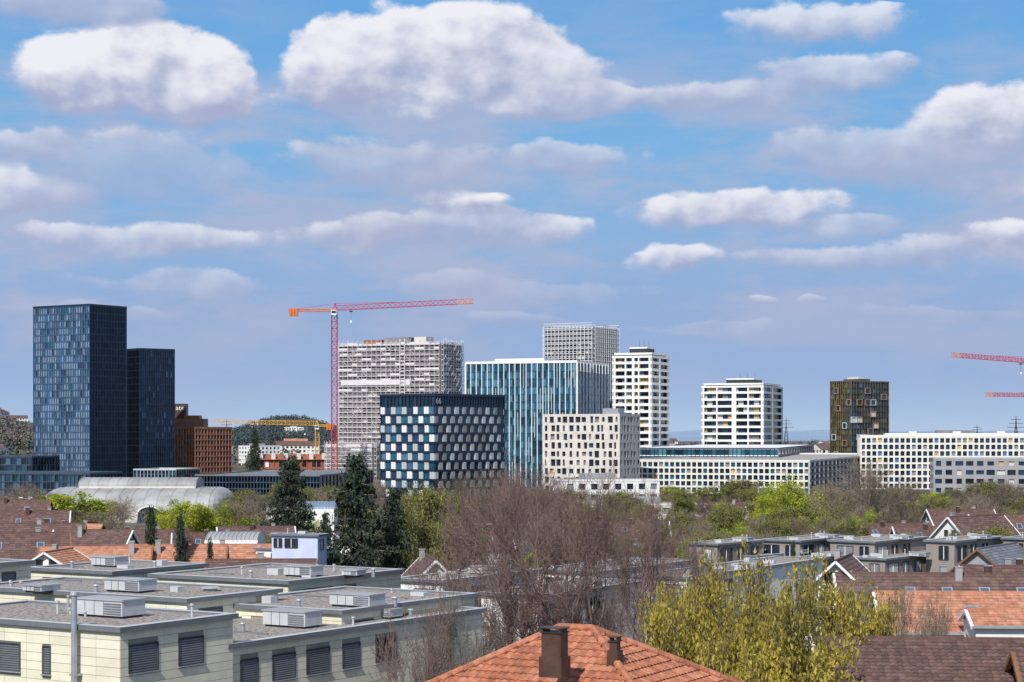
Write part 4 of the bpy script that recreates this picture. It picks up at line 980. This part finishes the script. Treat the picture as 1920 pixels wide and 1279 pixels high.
for (px,yt,D) in ((48,935,430),(150,950,420),(905,985,300)):
    mb=MB(); x=X(px,D);zt=Z(yt,D)
    mb.cyl((x,D,0),(x,D,zt),0.12,0.07,"zinc",8)
    for sg in (-1,1): mb.beam((x,D,zt),(x+sg*1.2,D,zt+0.15),0.1,"zinc"); mb.fbox(((x+(0.6 if sg>0 else -1.5),D-0.15),(1,0),(0,-1)),0,0.9,zt+0.12,zt+0.3,-0.3,0,"white_panel")
    mb.build("street_lamp",(x,D,0))
# ---------------------------------------------------------------- camera
cam=bpy.data.cameras.new("camera"); co=bpy.data.objects.new("camera",cam); scene.collection.objects.link(co)
co.location=(0,0,H); co.rotation_euler=(rad(90),0,0); cam.sensor_width=36; cam.lens=36*F/1920; cam.shift_y=(HY-639.5)/1920.0
cam.clip_start=1; cam.clip_end=60000; scene.camera=co
# ---------------------------------------------------------------- sun
sd=Vector((-0.26,-0.68,0.70)).normalized()
L=bpy.data.lights.new("sun",'SUN'); L.energy=4.7; L.angle=rad(0.5); L.color=(1,0.95,0.88)
so=bpy.data.objects.new("sun",L); so.rotation_euler=(-sd).to_track_quat('-Z','Y').to_euler(); scene.collection.objects.link(so)
# ---------------------------------------------------------------- world
w=bpy.data.worlds.new("World"); scene.world=w; w.use_nodes=True; nt=w.node_tree; nt.nodes.clear(); lk=nt.links
def setin(s,v):
    if isinstance(v,bpy.types.NodeSocket): lk.new(v,s)
    elif v is not None: s.default_value=v
def M(op,a,b=None,c=None):
    n=nt.nodes.new("ShaderNodeMath"); n.operation=op; setin(n.inputs[0],a); setin(n.inputs[1],b)
    if c is not None: setin(n.inputs[2],c)
    return n.outputs[0]
def VM(op,a,b=None,c=None,scale=None):
    n=nt.nodes.new("ShaderNodeVectorMath"); n.operation=op; setin(n.inputs[0],a)
    if b is not None: setin(n.inputs[1],b)
    if c is not None: setin(n.inputs[2],c)
    if scale is not None: setin(n.inputs["Scale"],scale)
    return n.outputs["Value"] if op=='LENGTH' else n.outputs[0]
def COMB(a,b,c):
    n=nt.nodes.new("ShaderNodeCombineXYZ"); setin(n.inputs[0],a);setin(n.inputs[1],b);setin(n.inputs[2],c); return n.outputs[0]
def SEP(a):
    n=nt.nodes.new("ShaderNodeSeparateXYZ"); setin(n.inputs[0],a); return n.outputs
def NOISE(v,scale,detail,rough=0.55,dim='2D'):
    n=nt.nodes.new("ShaderNodeTexNoise"); n.noise_dimensions=dim; setin(n.inputs["Vector"],v); n.inputs["Scale"].default_value=scale; n.inputs["Detail"].default_value=detail; n.inputs["Roughness"].default_value=rough
    return n.outputs["Fac"]
def VORO(v,scale):
    n=nt.nodes.new("ShaderNodeTexVoronoi"); n.feature='SMOOTH_F1'; n.voronoi_dimensions='2D'; setin(n.inputs["Vector"],v); n.inputs["Scale"].default_value=scale; n.inputs["Smoothness"].default_value=0.5
    return n.outputs["Distance"]
def MR(v,a,b,c=0.0,d=1.0,smooth=True):
    n=nt.nodes.new("ShaderNodeMapRange"); n.interpolation_type='SMOOTHSTEP' if smooth else 'LINEAR'; setin(n.inputs[0],v)
    for k,q in enumerate((a,b,c,d)): setin(n.inputs[1+k],q)
    return n.outputs[0]
def MIX(f,a,b):
    n=nt.nodes.new("ShaderNodeMix"); n.data_type='RGBA'; setin(n.inputs[0],f); setin(n.inputs[6],a); setin(n.inputs[7],b); return n.outputs[2]
def lin(c):
    return tuple(((x/255)/12.92 if x/255<0.04045 else ((x/255+0.055)/1.055)**2.4) for x in c)
STR=0.1
def col(c): l=lin(c); return (l[0]/STR,l[1]/STR,l[2]/STR,1)
tc=nt.nodes.new("ShaderNodeTexCoord"); dirv=tc.outputs["Generated"]
sx,sy,sz=SEP(dirv)
U=M('ARCTAN2',sx,sy); V=M('ARCSINE',sz)
P0=COMB(U,V,0.0)
wv=COMB(U,M('MULTIPLY',V,1.5),0.0)
w1=NOISE(wv,13,3,0.5); w2=NOISE(VM('ADD',wv,(7.3,2.1,0)),13,3,0.5)
P1=VM('ADD',P0,COMB(M('MULTIPLY_ADD',w1,0.036,-0.018),M('MULTIPLY_ADD',w2,0.018,-0.009),0.0))
clouds=[ # cx,cy,rx,ry, opacity, brightness
 (240,150,205,112,1.0,1.05),(140,150,110,80,1,1.0),(400,190,115,70,1,0.85),(330,120,130,70,1,0.95),
 (790,130,290,115,1.0,0.95),(620,130,115,90,1,0.95),(860,70,170,60,1,1.05),(1000,150,160,85,0.95,0.65),(1090,190,110,40,.75,0.5),
 (1340,190,210,38,0.7,0.5),(1570,140,200,42,0.75,0.6),(1540,48,200,52,0.8,0.7),
 (130,20,200,42,0.75,0.3),(1870,215,150,62,0.95,0.9),(1680,300,300,70,0.7,0.35),(1850,355,140,32,0.65,0.55),
 (50,275,120,36,0.75,0.45),(20,330,60,36,0.8,0.85),(60,372,140,42,0.65,0.5),(280,320,180,70,0.55,0.3),
 (720,325,260,70,0.65,0.35),(1060,300,140,40,0.6,0.45),
 (865,395,115,32,1,1.1),(800,450,270,46,0.8,0.5),(1010,428,90,34,.85,.75),
 (1360,398,250,44,0.95,0.85),(250,455,270,44,0.8,0.6),(1270,485,130,30,0.85,0.9),
 (1650,490,270,38,0.7,0.5),(1890,452,80,32,0.9,0.95),(330,530,210,30,0.55,0.5),(950,550,260,36,0.4,0.35),(1600,425,120,24,0.5,0.5),
 (1432,568,38,8,0.6,0.7),(1552,566,30,8,0.4,0.5),(980,600,120,18,0.35,0.4),(1330,610,150,18,0.3,0.4),(120,590,200,22,0.3,0.35),(1780,590,160,20,0.3,0.4)]
acc=None; S=None
for (cx,cy,rx,ry,o,b) in clouds:
    cu=math.atan((cx-960)/F); cv=math.atan((HY-cy)/F*math.cos(cu)); ru=rx/F; rv=ry/F
    q=VM('MULTIPLY_ADD',P1,(1/ru,1/rv,0),(-cu/ru,-cv/rv,0)); s_=SEP(q); dv=s_[1]
    m2=M('MAXIMUM',dv,M('MULTIPLY',dv,-1.15))
    ln=VM('LENGTH',COMB(s_[0],m2,0.0)); d=M('MAXIMUM',M('SUBTRACT',1.15,ln),0.0)
    v=VM('SCALE',COMB(dv,o,b),scale=d)
    acc=v if acc is None else VM('ADD',acc,v)
    S=d if S is None else M('ADD',S,d)
inv=M('DIVIDE',1.0,M('MAXIMUM',S,0.001))
ah,ao,ab=SEP(VM('SCALE',acc,scale=inv))
wc=VM('ADD',wv,COMB(M('MULTIPLY',w1,0.05),M('MULTIPLY',w2,0.05),0.0))
fine=NOISE(wv,75,5,0.6)
f1=M('ADD',M('MULTIPLY',NOISE(wv,28,6,0.56),0.86),M('MULTIPLY_ADD',VORO(wc,46),-0.18,0.13))
off=(-0.006,0.011,0)
f2=M('ADD',M('MULTIPLY',NOISE(VM('ADD',wv,off),28,3,0.5),0.86),M('MULTIPLY_ADD',VORO(VM('ADD',wc,off),46),-0.18,0.13))
relief=M('SUBTRACT',f1,f2)
den=M('ADD',M('MINIMUM',S,0.85),M('MULTIPLY_ADD',f1,1.25,-0.66))
den=M('ADD',den,M('MULTIPLY_ADD',fine,0.34,-0.17))
hi=MR(ah,-0.5,0.6,0.70,0.24)
mask=M('MULTIPLY',MR(den,0.06,M('ADD',hi,0.12)),ao)
t=M('ADD',M('MULTIPLY_ADD',ah,0.66,0.44),M('MULTIPLY',relief,1.3))
t=M('ADD',t,M('MULTIPLY_ADD',w2,0.5,-0.25))
t=M('ADD',t,M('MULTIPLY_ADD',fine,0.3,-0.15))
t=MR(M('MULTIPLY',t,M('MULTIPLY_ADD',ab,0.9,0.12)),0.0,0.95,0.0,1.0)
ccol=MIX(t,col((166,175,207)),col((238,239,246)))
sky=nt.nodes.new("ShaderNodeTexSky"); sky.sky_type='NISHITA'; sky.sun_disc=False; sky.sun_elevation=math.asin(sd.z); sky.sun_rotation=math.atan2(sd.x,sd.y)%(2*math.pi)
ramp=nt.nodes.new("ShaderNodeValToRGB"); lk.new(M('MULTIPLY',V,4.0),ramp.inputs[0])
stops=[(0.0,(182,204,229)),(0.05,(166,192,225)),(0.12,(153,179,218)),(0.25,(149,175,215)),(0.38,(142,178,220)),(0.58,(126,179,225)),(0.9,(104,166,223))]
cr=ramp.color_ramp
cr.elements[0].position=stops[0][0]; cr.elements[0].color=(*lin(stops[0][1]),1)
cr.elements[1].position=stops[-1][0]; cr.elements[1].color=(*lin(stops[-1][1]),1)
for p_,c_ in stops[1:-1]:
    e=cr.elements.new(p_); e.color=(*lin(c_),1)
rc=VM('SCALE',ramp.outputs[0],scale=1/STR)
base=MIX(MR(V,0.24,0.7,1.0,0.0),sky.outputs[0],rc)
veil=NOISE(COMB(U,M('MULTIPLY',V,3.5),0.0),9,6,0.6)
vf=M('MULTIPLY',MR(veil,0.36,0.66),MR(V,0.02,0.08,0.25,0.85)); vf=M('MULTIPLY',vf,MR(V,0.15,0.22,1.0,0.25))
base=MIX(vf,base,col((174,183,212)))
dn=NOISE(dirv,5,4,0.6,'3D'); gm=M('MULTIPLY',MR(dn,0.52,0.66),MR(V,0.27,0.4))
base=MIX(gm,base,col((215,218,228)))
fin=MIX(mask,base,ccol)
bg=nt.nodes.new("ShaderNodeBackground"); lk.new(fin,bg.inputs[0]); bg.inputs[1].default_value=STR
out=nt.nodes.new("ShaderNodeOutputWorld"); lk.new(bg.outputs[0],out.inputs[0])
scene.view_settings.view_transform='Standard'; scene.view_settings.look='None'; scene.view_settings.exposure=0
